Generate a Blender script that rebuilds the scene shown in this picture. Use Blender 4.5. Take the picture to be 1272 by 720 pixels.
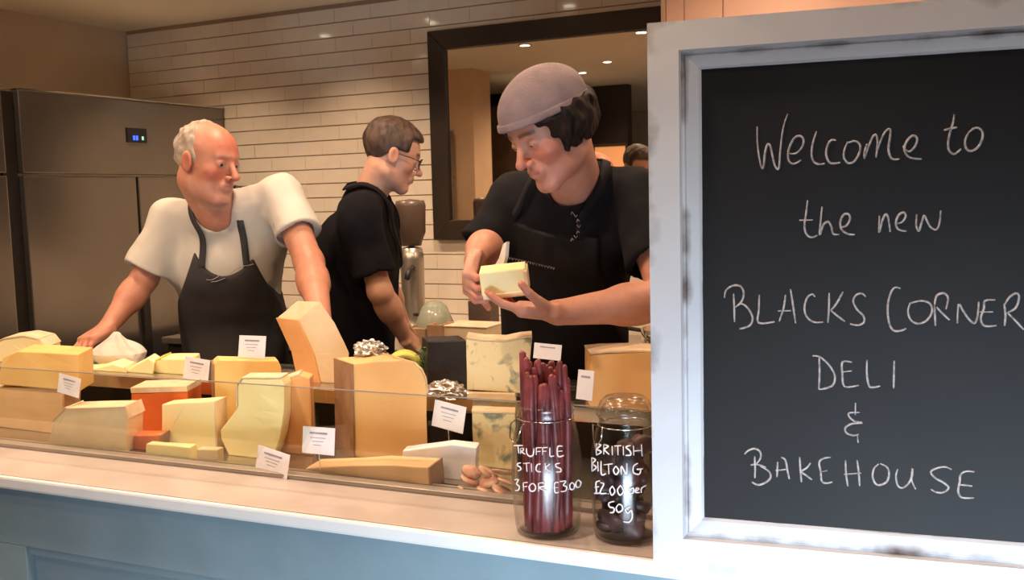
import bpy, bmesh, math, random
import numpy as np
from mathutils import Vector, Matrix, noise
for o in list(bpy.data.objects): bpy.data.objects.remove(o, do_unlink=True)
SC = bpy.context.scene; COL = SC.collection
random.seed(4); rng = np.random.default_rng(4)
# ---------------------------------------------------------------- camera
FOC = 1216.5; H = 1.55
PITCH, ROLL, YAW = [math.radians(v) for v in (5.4916, -1.4606, 25.904)]
FW = np.array([-math.sin(YAW)*math.cos(PITCH), math.cos(YAW)*math.cos(PITCH), -math.sin(PITCH)])
_r = np.array([math.cos(YAW), math.sin(YAW), 0.0]); _u = np.cross(_r, FW)
RT = _r*math.cos(ROLL)+_u*math.sin(ROLL); UP = -_r*math.sin(ROLL)+_u*math.cos(ROLL)
CAM = np.array([0, 0, H])
cd = bpy.data.cameras.new('camera'); cam = bpy.data.objects.new('camera', cd); COL.objects.link(cam)
cd.sensor_width = 36; cd.lens = 36*FOC/1272; cd.clip_start = .02
M4 = Matrix(((RT[0], UP[0], -FW[0], 0), (RT[1], UP[1], -FW[1], 0), (RT[2], UP[2], -FW[2], H), (0, 0, 0, 1)))
cam.matrix_world = M4; SC.camera = cam
def ray(x, y): return FW+RT*(x-636)/FOC-UP*(y-360)/FOC
def onY(x, y, Y): v = ray(x, y); return CAM+v*(Y/v[1])
def onZ(x, y, Z): v = ray(x, y); return CAM+v*((Z-H)/v[2])
# ---------------------------------------------------------------- world, light, exposure
W = bpy.data.worlds.new('world'); SC.world = W; W.use_nodes = True
bg = W.node_tree.nodes['Background']; bg.inputs[0].default_value = (.62, .78, 1, 1); bg.inputs[1].default_value = .25
SC.view_settings.view_transform = 'Standard'; SC.view_settings.look = 'None'
SC.view_settings.exposure = 0.3; SC.view_settings.gamma = 1
CEIL = 2.54
WARM = (1, .72, .49)
def area(name, loc, rot, sx, sy, power, col, spread=180):
    l = bpy.data.lights.new(name, 'AREA'); l.shape = 'RECTANGLE'; l.size = sx; l.size_y = sy; l.energy = power; l.color = col
    l.spread = math.radians(spread)
    o = bpy.data.objects.new(name, l); COL.objects.link(o); o.location = loc; o.rotation_euler = rot; return o
# low area lamp added for unseen daylight behind the camera; no door is built
area('low_daylight_fill', (.75, -.62, .30), (math.radians(82), 0, math.radians(16)), 1.7, .5, 47, (.66, .83, 1.0), 84)
SPOTS = [(-3.58, 3.5), (-2.84, 3.5), (-2.0, 3.5), (-3.58, 2.38), (-2.77, 2.36), (-1.95, 2.41), (-1.13, 2.4), (-.3, 2.4),
         (-2.6, 1.25), (-1.75, 1.25), (-.9, 1.25), (-.1, 1.1), (-2.4, .2), (-1.2, .1), (-.75, 3.45), (.15, 3.45), (-3.0, .75)]  # last three added to brighten the pier panels and the bottle shelves
SPOT_W = {16: 34, 0: 38, 1: 50, 2: 60, 3: 15, 4: 28, 5: 36, 6: 36, 7: 22, 8: 50, 9: 54, 10: 44, 11: 7, 12: 18, 13: 9, 14: 24, 15: 22}

# ---------------------------------------------------------------- helpers
def finish(name, me, mat, parent=None, smooth=False):
    o = bpy.data.objects.new(name, me); COL.objects.link(o)
    if mat:
        me.materials.append(mat)
    if parent is not None: o.parent = parent
    if smooth: me.polygons.foreach_set('use_smooth', [True]*len(me.polygons))
    return o
def obj(name, bm, mat, parent=None, smooth=False):
    me = bpy.data.meshes.new(name); bm.normal_update(); bm.to_mesh(me); bm.free()
    return finish(name, me, mat, parent, smooth)
def tag(o, label, cat, group=None, kind=None):
    if label: o['label'] = label
    if cat: o['category'] = cat
    if group: o['group'] = group
    if kind: o['kind'] = kind
    return o
def thing(name, label, cat, loc=(0, 0, 0), group=None):
    o = bpy.data.objects.new(name, None); COL.objects.link(o); o.location = loc; o.empty_display_size = .05
    return tag(o, label, cat, group)
def rel(o, root):
    o.parent = root; o.matrix_parent_inverse = Matrix.Translation(-Vector(root.location)); return o
def box(bm, lo, hi, bev=0, M=None):
    g = bmesh.ops.create_cube(bm, size=1)
    for v in g['verts']:
        v.co = Vector([lo[i]+(v.co[i]+.5)*(hi[i]-lo[i]) for i in range(3)])
    if bev:
        es = list({e for v in g['verts'] for e in v.link_edges})
        r = bmesh.ops.bevel(bm, geom=es, offset=bev, segments=2, affect='EDGES', profile=.6)
        vs = {v for f in r['faces'] for v in f.verts}
        vs |= {v for v in g['verts'] if v.is_valid}
    else: vs = g['verts']
    if M is not None:
        for v in vs: v.co = M @ v.co
    return vs
def boxo(name, lo, hi, mat, parent=None, bev=0, M=None):
    bm = bmesh.new(); box(bm, lo, hi, bev, M); return obj(name, bm, mat, parent)
def tube(bm, pts, rad, seg=8, cap=True):
    pts = [Vector(p) for p in pts]; n = len(pts)
    rs = rad if isinstance(rad, (list, tuple)) else [rad]*n
    rings = []; ref = None
    for i, p in enumerate(pts):
        t = (pts[min(i+1, n-1)]-pts[max(i-1, 0)]).normalized()
        if ref is None: ref = t.orthogonal().normalized()
        ref = (ref-t*ref.dot(t)).normalized(); b = t.cross(ref)
        rings.append([bm.verts.new(p+(ref*math.cos(2*math.pi*k/seg)+b*math.sin(2*math.pi*k/seg))*rs[i]) for k in range(seg)])
    for a, b in zip(rings, rings[1:]):
        for k in range(seg): bm.faces.new((a[k], a[(k+1) % seg], b[(k+1) % seg], b[k]))
    if cap: bm.faces.new(rings[0][::-1]); bm.faces.new(rings[-1])
def lathe(bm, prof, c=(0, 0, 0), seg=40, closed=False):
    rings = []
    for r, z in prof:
        rings.append([bm.verts.new((c[0]+r*math.cos(2*math.pi*k/seg), c[1]+r*math.sin(2*math.pi*k/seg), c[2]+z)) for k in range(seg)])
    prs = list(zip(rings, rings[1:]))+([(rings[-1], rings[0])] if closed else [])
    for a, b in prs:
        for k in range(seg): bm.faces.new((a[k], a[(k+1) % seg], b[(k+1) % seg], b[k]))
    return rings
def prism(bm, poly, dirv):
    a = [bm.verts.new(p) for p in poly]; b = [bm.verts.new(Vector(p)+Vector(dirv)) for p in poly]
    n = len(a); fs = [bm.faces.new(a), bm.faces.new(b[::-1])]
    for i in range(n): fs.append(bm.faces.new((a[i], b[i], b[(i+1) % n], a[(i+1) % n])))
    bmesh.ops.recalc_face_normals(bm, faces=fs)
    return fs
# ---------------------------------------------------------------- materials
def mat(name, col, rough=.5, metal=0, spec=.5, noise_s=0, col2=None, bump=0, bump_s=None, stretch=(1, 1, 1), sss=0, attr=None, lo=.4, hi=.62, coat=0, emis=None, distort=0, detail=4):
    m = bpy.data.materials.new(name); m.use_nodes = True; nt = m.node_tree; b = nt.nodes['Principled BSDF']
    b.inputs['Base Color'].default_value = (*col, 1); b.inputs['Roughness'].default_value = rough
    b.inputs['Metallic'].default_value = metal; b.inputs['Specular IOR Level'].default_value = spec
    if coat: b.inputs['Coat Weight'].default_value = coat; b.inputs['Coat Roughness'].default_value = .08
    if sss: b.inputs['Subsurface Weight'].default_value = sss; b.inputs['Subsurface Radius'].default_value = (.02, .008, .004); b.inputs['Subsurface Scale'].default_value = .6
    if emis: b.inputs['Emission Color'].default_value = (*emis[0], 1); b.inputs['Emission Strength'].default_value = emis[1]
    def nz(s, d=detail):
        tc = nt.nodes.new('ShaderNodeTexCoord'); mp = nt.nodes.new('ShaderNodeMapping'); mp.inputs['Scale'].default_value = stretch
        n = nt.nodes.new('ShaderNodeTexNoise'); n.inputs['Scale'].default_value = s; n.inputs['Detail'].default_value = d; n.inputs['Distortion'].default_value = distort
        nt.links.new(tc.outputs['Object'], mp.inputs[0]); nt.links.new(mp.outputs[0], n.inputs[0]); return n
    src = None
    if attr:
        a = nt.nodes.new('ShaderNodeAttribute'); a.attribute_name = attr; src = a.outputs['Color']
    if noise_s and col2:
        n = nz(noise_s); r = nt.nodes.new('ShaderNodeValToRGB')
        r.color_ramp.elements[0].position = lo; r.color_ramp.elements[1].position = hi
        r.color_ramp.elements[0].color = (*col, 1); r.color_ramp.elements[1].color = (*col2, 1)
        nt.links.new(n.outputs[0], r.inputs[0])
        if src is not None:
            mx = nt.nodes.new('ShaderNodeMix'); mx.data_type = 'RGBA'; mx.blend_type = 'MULTIPLY'; mx.inputs[0].default_value = 1
            nt.links.new(src, mx.inputs[6]); nt.links.new(r.outputs[0], mx.inputs[7]); src = mx.outputs[2]
        else: src = r.outputs[0]
    if src is not None: nt.links.new(src, b.inputs['Base Color'])
    if bump:
        n = nz(bump_s or 60); bp = nt.nodes.new('ShaderNodeBump'); bp.inputs['Strength'].default_value = bump; bp.inputs['Distance'].default_value = .002
        nt.links.new(n.outputs[0], bp.inputs['Height']); nt.links.new(bp.outputs[0], b.inputs['Normal'])
    return m
def glassmat(name, tint=(1, 1, 1), rough=.02, ior=1.45, refl=1.0):
    m = bpy.data.materials.new(name); m.use_nodes = True; nt = m.node_tree; nt.nodes.clear()
    out = nt.nodes.new('ShaderNodeOutputMaterial'); mx = nt.nodes.new('ShaderNodeMixShader'); tr = nt.nodes.new('ShaderNodeBsdfTransparent')
    gl = nt.nodes.new('ShaderNodeBsdfGlossy'); lw = nt.nodes.new('ShaderNodeLayerWeight'); lw.inputs[0].default_value = .5
    pw = nt.nodes.new('ShaderNodeMath'); pw.operation = 'POWER'; pw.inputs[1].default_value = 4.5; nt.links.new(lw.outputs['Facing'], pw.inputs[0])
    fr = nt.nodes.new('ShaderNodeMath'); fr.operation = 'MULTIPLY_ADD'; f0 = ((ior-1)/(ior+1))**2; fr.inputs[1].default_value = .9; fr.inputs[2].default_value = f0; nt.links.new(pw.outputs[0], fr.inputs[0])
    tr.inputs[0].default_value = (*tint, 1); gl.inputs['Roughness'].default_value = rough; gl.inputs[0].default_value = (refl, refl, refl, 1)
    nt.links.new(fr.outputs[0], mx.inputs[0]); nt.links.new(tr.outputs[0], mx.inputs[1]); nt.links.new(gl.outputs[0], mx.inputs[2]); nt.links.new(mx.outputs[0], out.inputs[0])
    return m
M = {}
M['plaster'] = mat('plaster', (.58, .46, .34), .8, noise_s=2, col2=(.62, .49, .36), bump=.1)
M['ceiling'] = mat('ceiling_paint', (.88, .78, .62), .8, noise_s=1.5, col2=(.85, .74, .57))
M['tile'] = mat('glazed_tile', (.80, .70, .58), .12, noise_s=3, col2=(.72, .61, .49), bump=.12, bump_s=9, coat=1)
M['grout'] = mat('grout', (.36, .25, .165), .9)
M['floor'] = mat('floor_tile', (.16, .13, .11), .4, noise_s=4, col2=(.11, .09, .08))
M['darkpaint'] = mat('dark_brown_paint', (.018, .013, .010), .45, noise_s=3, col2=(.026, .018, .014))
M['warmpanel'] = mat('warm_cream_panel_paint', (.90, .56, .42), .5, noise_s=2, col2=(.86, .52, .39))
M['cream'] = mat('cream_paint', (.72, .50, .32), .6, noise_s=3, col2=(.66, .45, .29))
M['steel'] = mat('brushed_steel', (.52, .47, .41), .30, metal=.85, noise_s=60, col2=(.46, .41, .36), stretch=(1, 1, .04), bump=.05, bump_s=80)
M['steelsheet'] = mat('polished_fridge_steel', (.30, .275, .25), .22, metal=.85, noise_s=1.6, col2=(.25, .23, .21), bump=1.0, bump_s=2.6)
M['chrome'] = mat('chrome', (.8, .76, .7), .12, metal=1, noise_s=6, col2=(.7, .66, .6))
M['caseframe'] = mat('case_steel', (.55, .50, .44), .25, metal=.9, noise_s=30, col2=(.48, .44, .38))
M['dark'] = mat('black_gasket', (.012, .009, .008), .5, noise_s=20, col2=(.02, .015, .012))
M['lcd'] = mat('display_black', (.01, .01, .012), .15, noise_s=20, col2=(.015, .015, .02))
M['ledblue'] = mat('blue_digits', (.02, .05, .9), .4, emis=((.03, .08, 1), 2.2), noise_s=5, col2=(.02, .05, .8))
M['ledgreen'] = mat('green_digit', (.3, .7, .5), .4, emis=((.35, .8, .6), .5), noise_s=5, col2=(.3, .65, .5))
M['mirror'] = mat('mirror_silver', (.80, .76, .70), .015, metal=1)
M['mframe'] = mat('dark_wood_frame', (.020, .014, .011), .35, noise_s=6, col2=(.032, .022, .016), stretch=(1, 8, 1), bump=.15, bump_s=30)
M['marble'] = mat('pale_stone', (.50, .43, .41), .34, noise_s=5, col2=(.44, .375, .35), bump=.03, distort=1)
M['bluepaint'] = mat('blue_grey_paint', (.27, .36, .40), .38, noise_s=6, col2=(.24, .32, .36), bump=.06, bump_s=20)
M['daylit_ledge_edge'] = mat('ledge_edge_daylight_white', (.90, .88, .86), .35, noise_s=6, col2=(.84, .82, .80))  # near-white colour carries the daylight falling on the ledge's front face
M['rail'] = mat('case_rail', (.44, .38, .34), .35, metal=.5, noise_s=8, col2=(.38, .33, .29))
M['glass'] = glassmat('display_glass', (.97, .98, .96), .01, 1.5)
M['jarglass'] = glassmat('jar_glass', (.955, .945, .935), .2, 1.5, .6)
M['slate'] = mat('chalkboard', (.010, .0075, .0075), .6, noise_s=3.5, col2=(.015, .011, .011), bump=.05, bump_s=60, spec=.32)
M['chalk'] = mat('chalk', (.62, .53, .49), .95, noise_s=160, col2=(.24, .19, .18), lo=.40, hi=.72)
M['marker'] = mat('white_marker', (.98, .90, .88), .7, noise_s=100, col2=(.85, .76, .74))
M['cardm'] = mat('label_card', (.86, .83, .88), .6, noise_s=30, col2=(.80, .78, .85))
M['ink'] = mat('label_ink', (.34, .33, .42), .8, noise_s=30, col2=(.25, .25, .34))
M['lamp'] = mat('lamp_glow', (1, .9, .7), .4, emis=((1, .86, .64), 14), noise_s=3, col2=(1, .88, .7))
M['white'] = mat('white_enamel', (.8, .78, .74), .3, noise_s=5, col2=(.75, .73, .69))
def frame_mat():
    m = mat('distressed_white_paint', (.80, .78, .79), .48, bump=.2, bump_s=18)
    nt = m.node_tree; b = nt.nodes['Principled BSDF']; L = nt.links
    tc = nt.nodes.new('ShaderNodeTexCoord')
    a = nt.nodes.new('ShaderNodeAttribute'); a.attribute_name = 'wear'
    n = nt.nodes.new('ShaderNodeTexNoise'); n.inputs['Scale'].default_value = 14; n.inputs['Detail'].default_value = 6
    L.new(tc.outputs['Object'], n.inputs[0])
    mu = nt.nodes.new('ShaderNodeMath'); mu.operation = 'MULTIPLY'; L.new(n.outputs[0], mu.inputs[0]); L.new(a.outputs['Fac'], mu.inputs[1])
    r = nt.nodes.new('ShaderNodeValToRGB'); r.color_ramp.elements[0].position = .36; r.color_ramp.elements[1].position = .60
    r.color_ramp.elements[0].color = (.80, .775, .78, 1); r.color_ramp.elements[1].color = (.16, .10, .065, 1)
    L.new(mu.outputs[0], r.inputs[0])
    n2 = nt.nodes.new('ShaderNodeTexNoise'); n2.inputs['Scale'].default_value = 5; L.new(tc.outputs['Object'], n2.inputs[0])
    r2 = nt.nodes.new('ShaderNodeValToRGB'); r2.color_ramp.elements[0].position = .35; r2.color_ramp.elements[1].position = .7
    r2.color_ramp.elements[0].color = (.90, .88, .90, 1); r2.color_ramp.elements[1].color = (1, 1, 1, 1); L.new(n2.outputs[0], r2.inputs[0])
    mx = nt.nodes.new('ShaderNodeMix'); mx.data_type = 'RGBA'; mx.blend_type = 'MULTIPLY'; mx.inputs[0].default_value = 1
    L.new(r.outputs[0], mx.inputs[6]); L.new(r2.outputs[0], mx.inputs[7]); L.new(mx.outputs[2], b.inputs['Base Color'])
    return m
M['frame'] = frame_mat()
def cheese(name, c1, c2=None, s=14, bump=.25, bs=70, rough=.45, **k):
    return mat(name, c1, rough, noise_s=s, col2=c2 or tuple(v*.86 for v in c1), bump=bump, bump_s=bs, sss=.12, **k)
M['c_gold'] = cheese('golden_cheese', (.87, .58, .22), (.82, .52, .18), 9)
M['c_tan'] = cheese('tan_cheese', (.78, .52, .28), (.71, .45, .23), 7)
M['c_wheel'] = cheese('amber_wheel_cheese', (.80, .48, .20), (.74, .42, .17), 6)
M['c_pale'] = cheese('pale_yellow_cheese', (.95, .84, .49), (.92, .80, .44), 10)
M['c_lemon'] = cheese('lemon_cheese', (.94, .84, .45), (.91, .79, .40), 12)
M['c_cream'] = cheese('cream_cheese', (.84, .68, .45), (.79, .61, .38), 12)
M['c_orange'] = cheese('orange_cheese', (.74, .17, .035), (.65, .13, .028), 8)
M['c_peach'] = cheese('peach_cheese', (.84, .44, .18), (.76, .37, .14), 8)
M['c_blue'] = cheese('blue_veined_cheese', (.84, .68, .38), (.24, .26, .18), 24, lo=.55, hi=.68, distort=.5)
M['rindb'] = mat('brown_rind', (.38, .20, .10), .7, noise_s=25, col2=(.30, .15, .07), bump=.5, bump_s=60)
M['rindp'] = mat('pale_rind', (.80, .62, .42), .7, noise_s=25, col2=(.70, .52, .34), bump=.5, bump_s=60)
M['wax'] = mat('black_wax', (.014, .012, .014), .42, noise_s=12, col2=(.022, .02, .022), bump=.2, bump_s=20)
M['greenwax'] = mat('yellow_green_rind', (.66, .62, .12), .4, noise_s=12, col2=(.55, .55, .1))
M['plum'] = mat('dark_red_filling', (.10, .014, .012), .4, noise_s=40, col2=(.22, .05, .03), bump=.4)
M['foil'] = mat('crumpled_foil', (.75, .72, .68), .25, metal=.9, noise_s=20, col2=(.6, .58, .55))
M['paper'] = mat('greaseproof_paper', (.60, .55, .50), .6, noise_s=12, col2=(.58, .50, .43), bump=.3, bump_s=18)
M['meat'] = mat('cured_meat', (.24, .040, .042), .45, noise_s=28, col2=(.13, .02, .022), bump=.5, bump_s=90)
M['bilt'] = mat('dried_beef', (.035, .018, .018), .5, noise_s=25, col2=(.09, .04, .035), bump=.6, bump_s=60)
M['salami'] = mat('sliced_salami', (.62, .25, .17), .45, noise_s=45, col2=(.75, .50, .38), bump=.4)
M['green'] = mat('green_leaf', (.05, .10, .03), .5, noise_s=14, col2=(.08, .14, .04))
M['board_wood'] = mat('pale_wood', (.60, .42, .26), .5, noise_s=8, col2=(.5, .34, .2), stretch=(1, 10, 1))
M['cardboard'] = mat('cardboard', (.48, .28, .16), .8, noise_s=8, col2=(.42, .24, .13))
M['cloth_white'] = mat('white_cotton', (.61, .56, .50), .85, bump=.08, bump_s=220, noise_s=3, col2=(.57, .525, .465))
M['cloth_black'] = mat('black_cotton', (.0045, .0038, .006), .9, spec=.2, noise_s=3, col2=(.006, .005, .007))
M['apron'] = mat('charcoal_apron', (.062, .056, .057), .8, spec=.3, bump=.08, bump_s=260, noise_s=3, col2=(.030, .029, .032))
M['apron2'] = mat('black_apron', (.008, .0055, .0075), .85, spec=.25, noise_s=3, col2=(.006, .0045, .006))
M['denim'] = mat('navy_denim', (.014, .018, .034), .8, bump=.3, bump_s=260, noise_s=4, col2=(.02, .025, .042))
M['skin'] = mat('skin', (1, 1, 1), .48, sss=.25, attr='Col', noise_s=40, col2=(.93, .90, .90), bump=.12, bump_s=220)
M['eye'] = mat('eye', (.8, .8, .8), .1, attr='Col')
M['hair_dark'] = mat('dark_brown_hair', (.022, .011, .008), .7, spec=.25, noise_s=60, col2=(.008, .005, .004), stretch=(1, 1, .25), bump=1, bump_s=120)
M['hair_brown'] = mat('brown_hair', (.10, .055, .035), .6, noise_s=60, col2=(.04, .022, .015), stretch=(1, 1, .25), bump=1, bump_s=120)
M['hair_grey'] = mat('grey_hair', (.46, .38, .31), .75, noise_s=50, col2=(.36, .28, .22), stretch=(1, 1, .3), bump=1, bump_s=120)
M['cap'] = mat('mauve_grey_wool', (.26, .195, .21), .95, noise_s=14, col2=(.20, .148, .16), bump=1, bump_s=150)
M['shoe'] = mat('black_leather', (.015, .014, .014), .4, noise_s=9, col2=(.025, .022, .02))
M['thread'] = mat('print_grey', (.42, .38, .40), .8, noise_s=50, col2=(.25, .22, .24))
M['lens'] = glassmat('spectacle_lens', (.95, .97, 1), .01, 1.5)
M['smoke'] = mat('smoked_plastic', (.085, .055, .045), .35, noise_s=6, col2=(.11, .07, .055))
M['greenglass'] = mat('pale_green_glass', (.25, .29, .22), .08, noise_s=8, col2=(.32, .34, .27), coat=.5)
M['bottle'] = mat('dark_bottle_glass', (.02, .025, .012), .08, noise_s=8, col2=(.03, .02, .012))
M['shelfw'] = mat('dark_shelf_wood', (.10, .055, .03), .5, noise_s=8, col2=(.07, .04, .02))
# ================================================================ THE ROOM
WALLY = 4.2; LX = -4.45
def struct(o, kind='structure'): o['kind'] = kind; return o
struct(boxo('floor', (LX-.1, -3.2, -.1), (2.6, WALLY+.1, 0), M['floor']))
struct(boxo('ceiling', (LX-.1, -3.2, CEIL), (2.6, WALLY+.1, CEIL+.1), M['ceiling']))
struct(boxo('wall_left', (LX-.1, -3.2, 0), (LX, WALLY, CEIL), M['plaster']))
wb = struct(boxo('wall_back', (LX-.1, WALLY, 0), (2.6, WALLY+.1, CEIL), M['grout']))
struct(boxo('wall_right', (2.5, -3.2, 0), (2.6, WALLY, CEIL), M['plaster']))
# customer side: dark wall seen in the mirror, and the shop front
struct(boxo('wall_front', (LX, -3.2, 0), (2.5, -3.1, CEIL), M['plaster']))
struct(boxo('wall_shopfront', (-.3, -.80, 2.05), (2.5, -.72, CEIL), M['darkpaint']))
dw = struct(boxo('wall_dark', (LX, -.42, 0), (-2.98, -.30, CEIL), M['darkpaint']))
# wall tiles, one by one, children of the back wall
TW, TH, G, GV = .222, .0735, .0030, .0007
def tile_mesh(w):
    bm = bmesh.new(); b = .0016; bx = .0004
    v = [bm.verts.new(p) for p in ((0, 0, 0), (w, 0, 0), (w, 0, TH-G), (0, 0, TH-G))]
    f = [bm.verts.new(p) for p in ((bx, -.006, b), (w-bx, -.006, b), (w-bx, -.006, TH-G-b), (bx, -.006, TH-G-b))]
    for i in range(4): bm.faces.new((v[i], v[(i+1) % 4], f[(i+1) % 4], f[i]))
    bm.faces.new(f); me = bpy.data.meshes.new('wall_tile'); bm.to_mesh(me); bm.free(); me.materials.append(M['tile']); return me
full = tile_mesh(TW-GV); cuts = {}
rows = []
z = CEIL-TH-.004; r = 0
z0 = 1.0175-TH*20
cand = []
for r in range(-30, 40):
    z = 1.3455+r*TH
    if z < .86 or z > CEIL-.02: continue
    hh = min(TH-G, CEIL-z)
    x = LX+.008-(TW/2 if r % 2 else 0)
    while x < -1.16:
        x0 = max(x, LX+.008); w = min(x+TW-GV, -1.13)-x0
        if w > .02: cand.append((x0, z, w, hh))
        x += TW
cand.sort(key=lambda c: -c[0]*0+abs(c[0]+2.6)+abs(c[1]-1.9)*.6)
rest = bmesh.new()
for i, (x, z, w, hh) in enumerate(cand):
    if i < 298 and hh > TH-G-1e-4:
        if abs(w-(TW-GV)) < 1e-4: me = full
        else:
            k = round(w, 3); me = cuts.get(k) or cuts.setdefault(k, tile_mesh(k))
        o = bpy.data.objects.new('wall_tile', me); COL.objects.link(o); o.parent = wb
        o.location = (x, WALLY, z); o.rotation_euler = (rng.normal(0, .004), 0, rng.normal(0, .0035))
    else: box(rest, (x, WALLY-.006, z), (x+w, WALLY, z+hh))
ro = obj('wall_tiles_rest', rest, M['tile'], wb); ro.name = 'far_wall_tiles'; ro['kind'] = 'stuff'
# warm lit panelled pier right of the mirror
pier = struct(boxo('wall_pier', (-1.19, 3.95, 0), (1.2, 4.19, CEIL), M['grout']))
for a, b in ((-1.185, -1.112), (-1.109, -.956), (-.952, -.2), (-.196, .5)):
    boxo('panel', (a, 3.935, .02), (b, 3.95, CEIL-.01), M['warmpanel'], pier, .002)
struct(boxo('trim_1', (-1.205, 3.93, 0), (-1.187, 4.19, CEIL), M['cream']))
# downlights
dl = None
for i, (x, y) in enumerate(SPOTS):
    if dl is None:
        t = thing('downlight', None, None, (x, y, CEIL))
        bm = bmesh.new(); lathe(bm, [(.048, 0), (.046, -.006), (.036, -.007), (.034, 0)], seg=20); bz = obj('bezel', bm, M['white'], t, True)
        bm = bmesh.new(); bmesh.ops.create_circle(bm, cap_ends=True, radius=.034, segments=20)
        for v in bm.verts: v.co.z = -.003
        lm = obj('lamp_face', bm, M['lamp'], t); dl = (t, bz, lm)
    else:
        t = dl[0].copy(); COL.objects.link(t); t.location = (x, y, CEIL)
        for c in dl[1:]:
            k = c.copy(); COL.objects.link(k); k.parent = t
    where = ['above the tall steel fridge', 'near the back wall above the man in glasses', 'near the tiled wall left of the mirror', 'in front of the steel fridge', 'seen in the mirror above the cap wearer', 'seen at the top right of the mirror', 'above the young man in the cap', 'behind the chalkboard', 'above the left end of the cheese case', 'above the middle of the cheese case', 'above the jars of meat', 'above the chalkboard', 'over the customer side at the left', 'over the customer side in the middle', 'added to wash the cream panels above the chalkboard', 'added above the right end of the cream panels', 'added to light the bottle shelves'][i]
    tag(t, 'small round recessed ceiling downlight '+where, 'ceiling light', 'recessed ceiling downlights')
    l = bpy.data.lights.new('spot', 'SPOT'); l.energy = SPOT_W[i]; l.color = WARM; l.spot_size = math.radians(174 if i in (14, 15) else 92 if i < 3 else 156); l.spot_blend = 1.0 if i < 3 else .8; l.shadow_soft_size = .034
    o = bpy.data.objects.new('downlight_beam', l); COL.objects.link(o); o.location = (x, y, CEIL-.012); o.rotation_euler = (math.radians(20 if i < 3 else 0), 0, 0)
# ---- mirror
def rails(prefix, cx0, cx1, z0, z1, Y, w, t, m, parent):
    out = []
    for (a, b, c, d) in (((cx0, z0), (cx1, z0), (cx1-w, z0+w), (cx0+w, z0+w)), ((cx0, z1), (cx1, z1), (cx1-w, z1-w), (cx0+w, z1-w)),
                         ((cx0, z0), (cx0, z1), (cx0+w, z1-w), (cx0+w, z0+w)), ((cx1, z0), (cx1, z1), (cx1-w, z1-w), (cx1-w, z0+w))):
        bm = bmesh.new(); prism(bm, [(p[0], Y, p[1]) for p in (a, b, c, d)], (0, -t, 0))
        bmesh.ops.bevel(bm, geom=bm.edges[:], offset=.003, segments=1, affect='EDGES')
        out.append(obj(prefix, bm, m, parent))
    return out
mt = thing('wall_mirror', 'large mirror in a wide dark wooden frame on the white tiled wall', 'mirror', (-1.83, WALLY-.01, 1.35))
mx0, mx1, mz0, mz1 = -2.44, -1.215, 1.347, 2.345
for o in rails('frame_rail', mx0, mx1, mz0, mz1, WALLY-.008, .092, .035, M['mframe'], None): rel(o, mt)
rel(boxo('mirror_glass', (mx0+.08, WALLY-.024, mz0+.08), (mx1-.08, WALLY-.012, mz1-.08), M['mirror']), mt)
# ---- things seen only in the mirror: cream pillar, bottle shelves, lit hatch
struct(boxo('wall_pillar', (-3.95, 1.25, 0), (-3.6, 1.55, CEIL), M['cream']))
sh = thing('bottle_shelf', 'dark shelf unit of bottles reflected in the mirror beside the cream pillar', 'shelf', (-3.65, .7, 0))
rel(boxo('side_panel', (-4.0, .95, 0), (-3.3, .98, 2.3), M['shelfw']), sh); rel(boxo('side_panel', (-4.0, .2, 0), (-3.3, .23, 2.3), M['shelfw']), sh)
rel(boxo('back_panel', (-4.02, .2, 0), (-4.0, .98, 2.3), M['shelfw']), sh)
bp = None
for k, z in enumerate((.5, .95, 1.35, 1.75, 2.15)):
    rel(boxo('shelf', (-4.0, .23, z), (-3.3, .95, z+.03), M['white'], None, .003), sh)
    if z in (1.35, 1.75, .95):
        for j in range(6):
            if bp is None:
                bm = bmesh.new(); lathe(bm, [(.001, 0), (.036, 0), (.037, .01), (.037, .18), (.03, .21), (.014, .235), (.013, .29), (.016, .295), (.001, .297)], seg=16)
                bp = obj('bottle', bm, M['bottle'], None, True); o = bp
            else: o = bp.copy(); COL.objects.link(o)
            o.location = (-3.38, .3+j*.115, z+.03)
            tag(o, 'dark glass bottle on the white-edged shelves reflected in the mirror', 'bottle', 'bottles on the reflected shelves')
ht = thing('lit_hatch', 'warmly lit orange hatch in the dark wall reflected in the mirror beside the chalkboard', 'hatch', (-2.85, -.30, 1.6))
rel(boxo('hatch_pane', (-3.30, -.300, 1.52), (-3.0, -.292, 1.98), mat('lit_orange_pane', (.9, .4, .15), .5, emis=((1, .42, .16), .55), noise_s=3, col2=(.85, .36, .13))), ht)
for lo, hi in (((-3.33, -.30, 1.49), (-2.985, -.28, 1.52)), ((-3.33, -.30, 1.98), (-2.985, -.28, 2.01)), ((-3.33, -.30, 1.52), (-3.30, -.28, 1.98)), ((-3.0, -.30, 1.52), (-2.985, -.28, 1.98))): rel(boxo('hatch_trim', lo, hi, M['shelfw']), ht)
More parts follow.
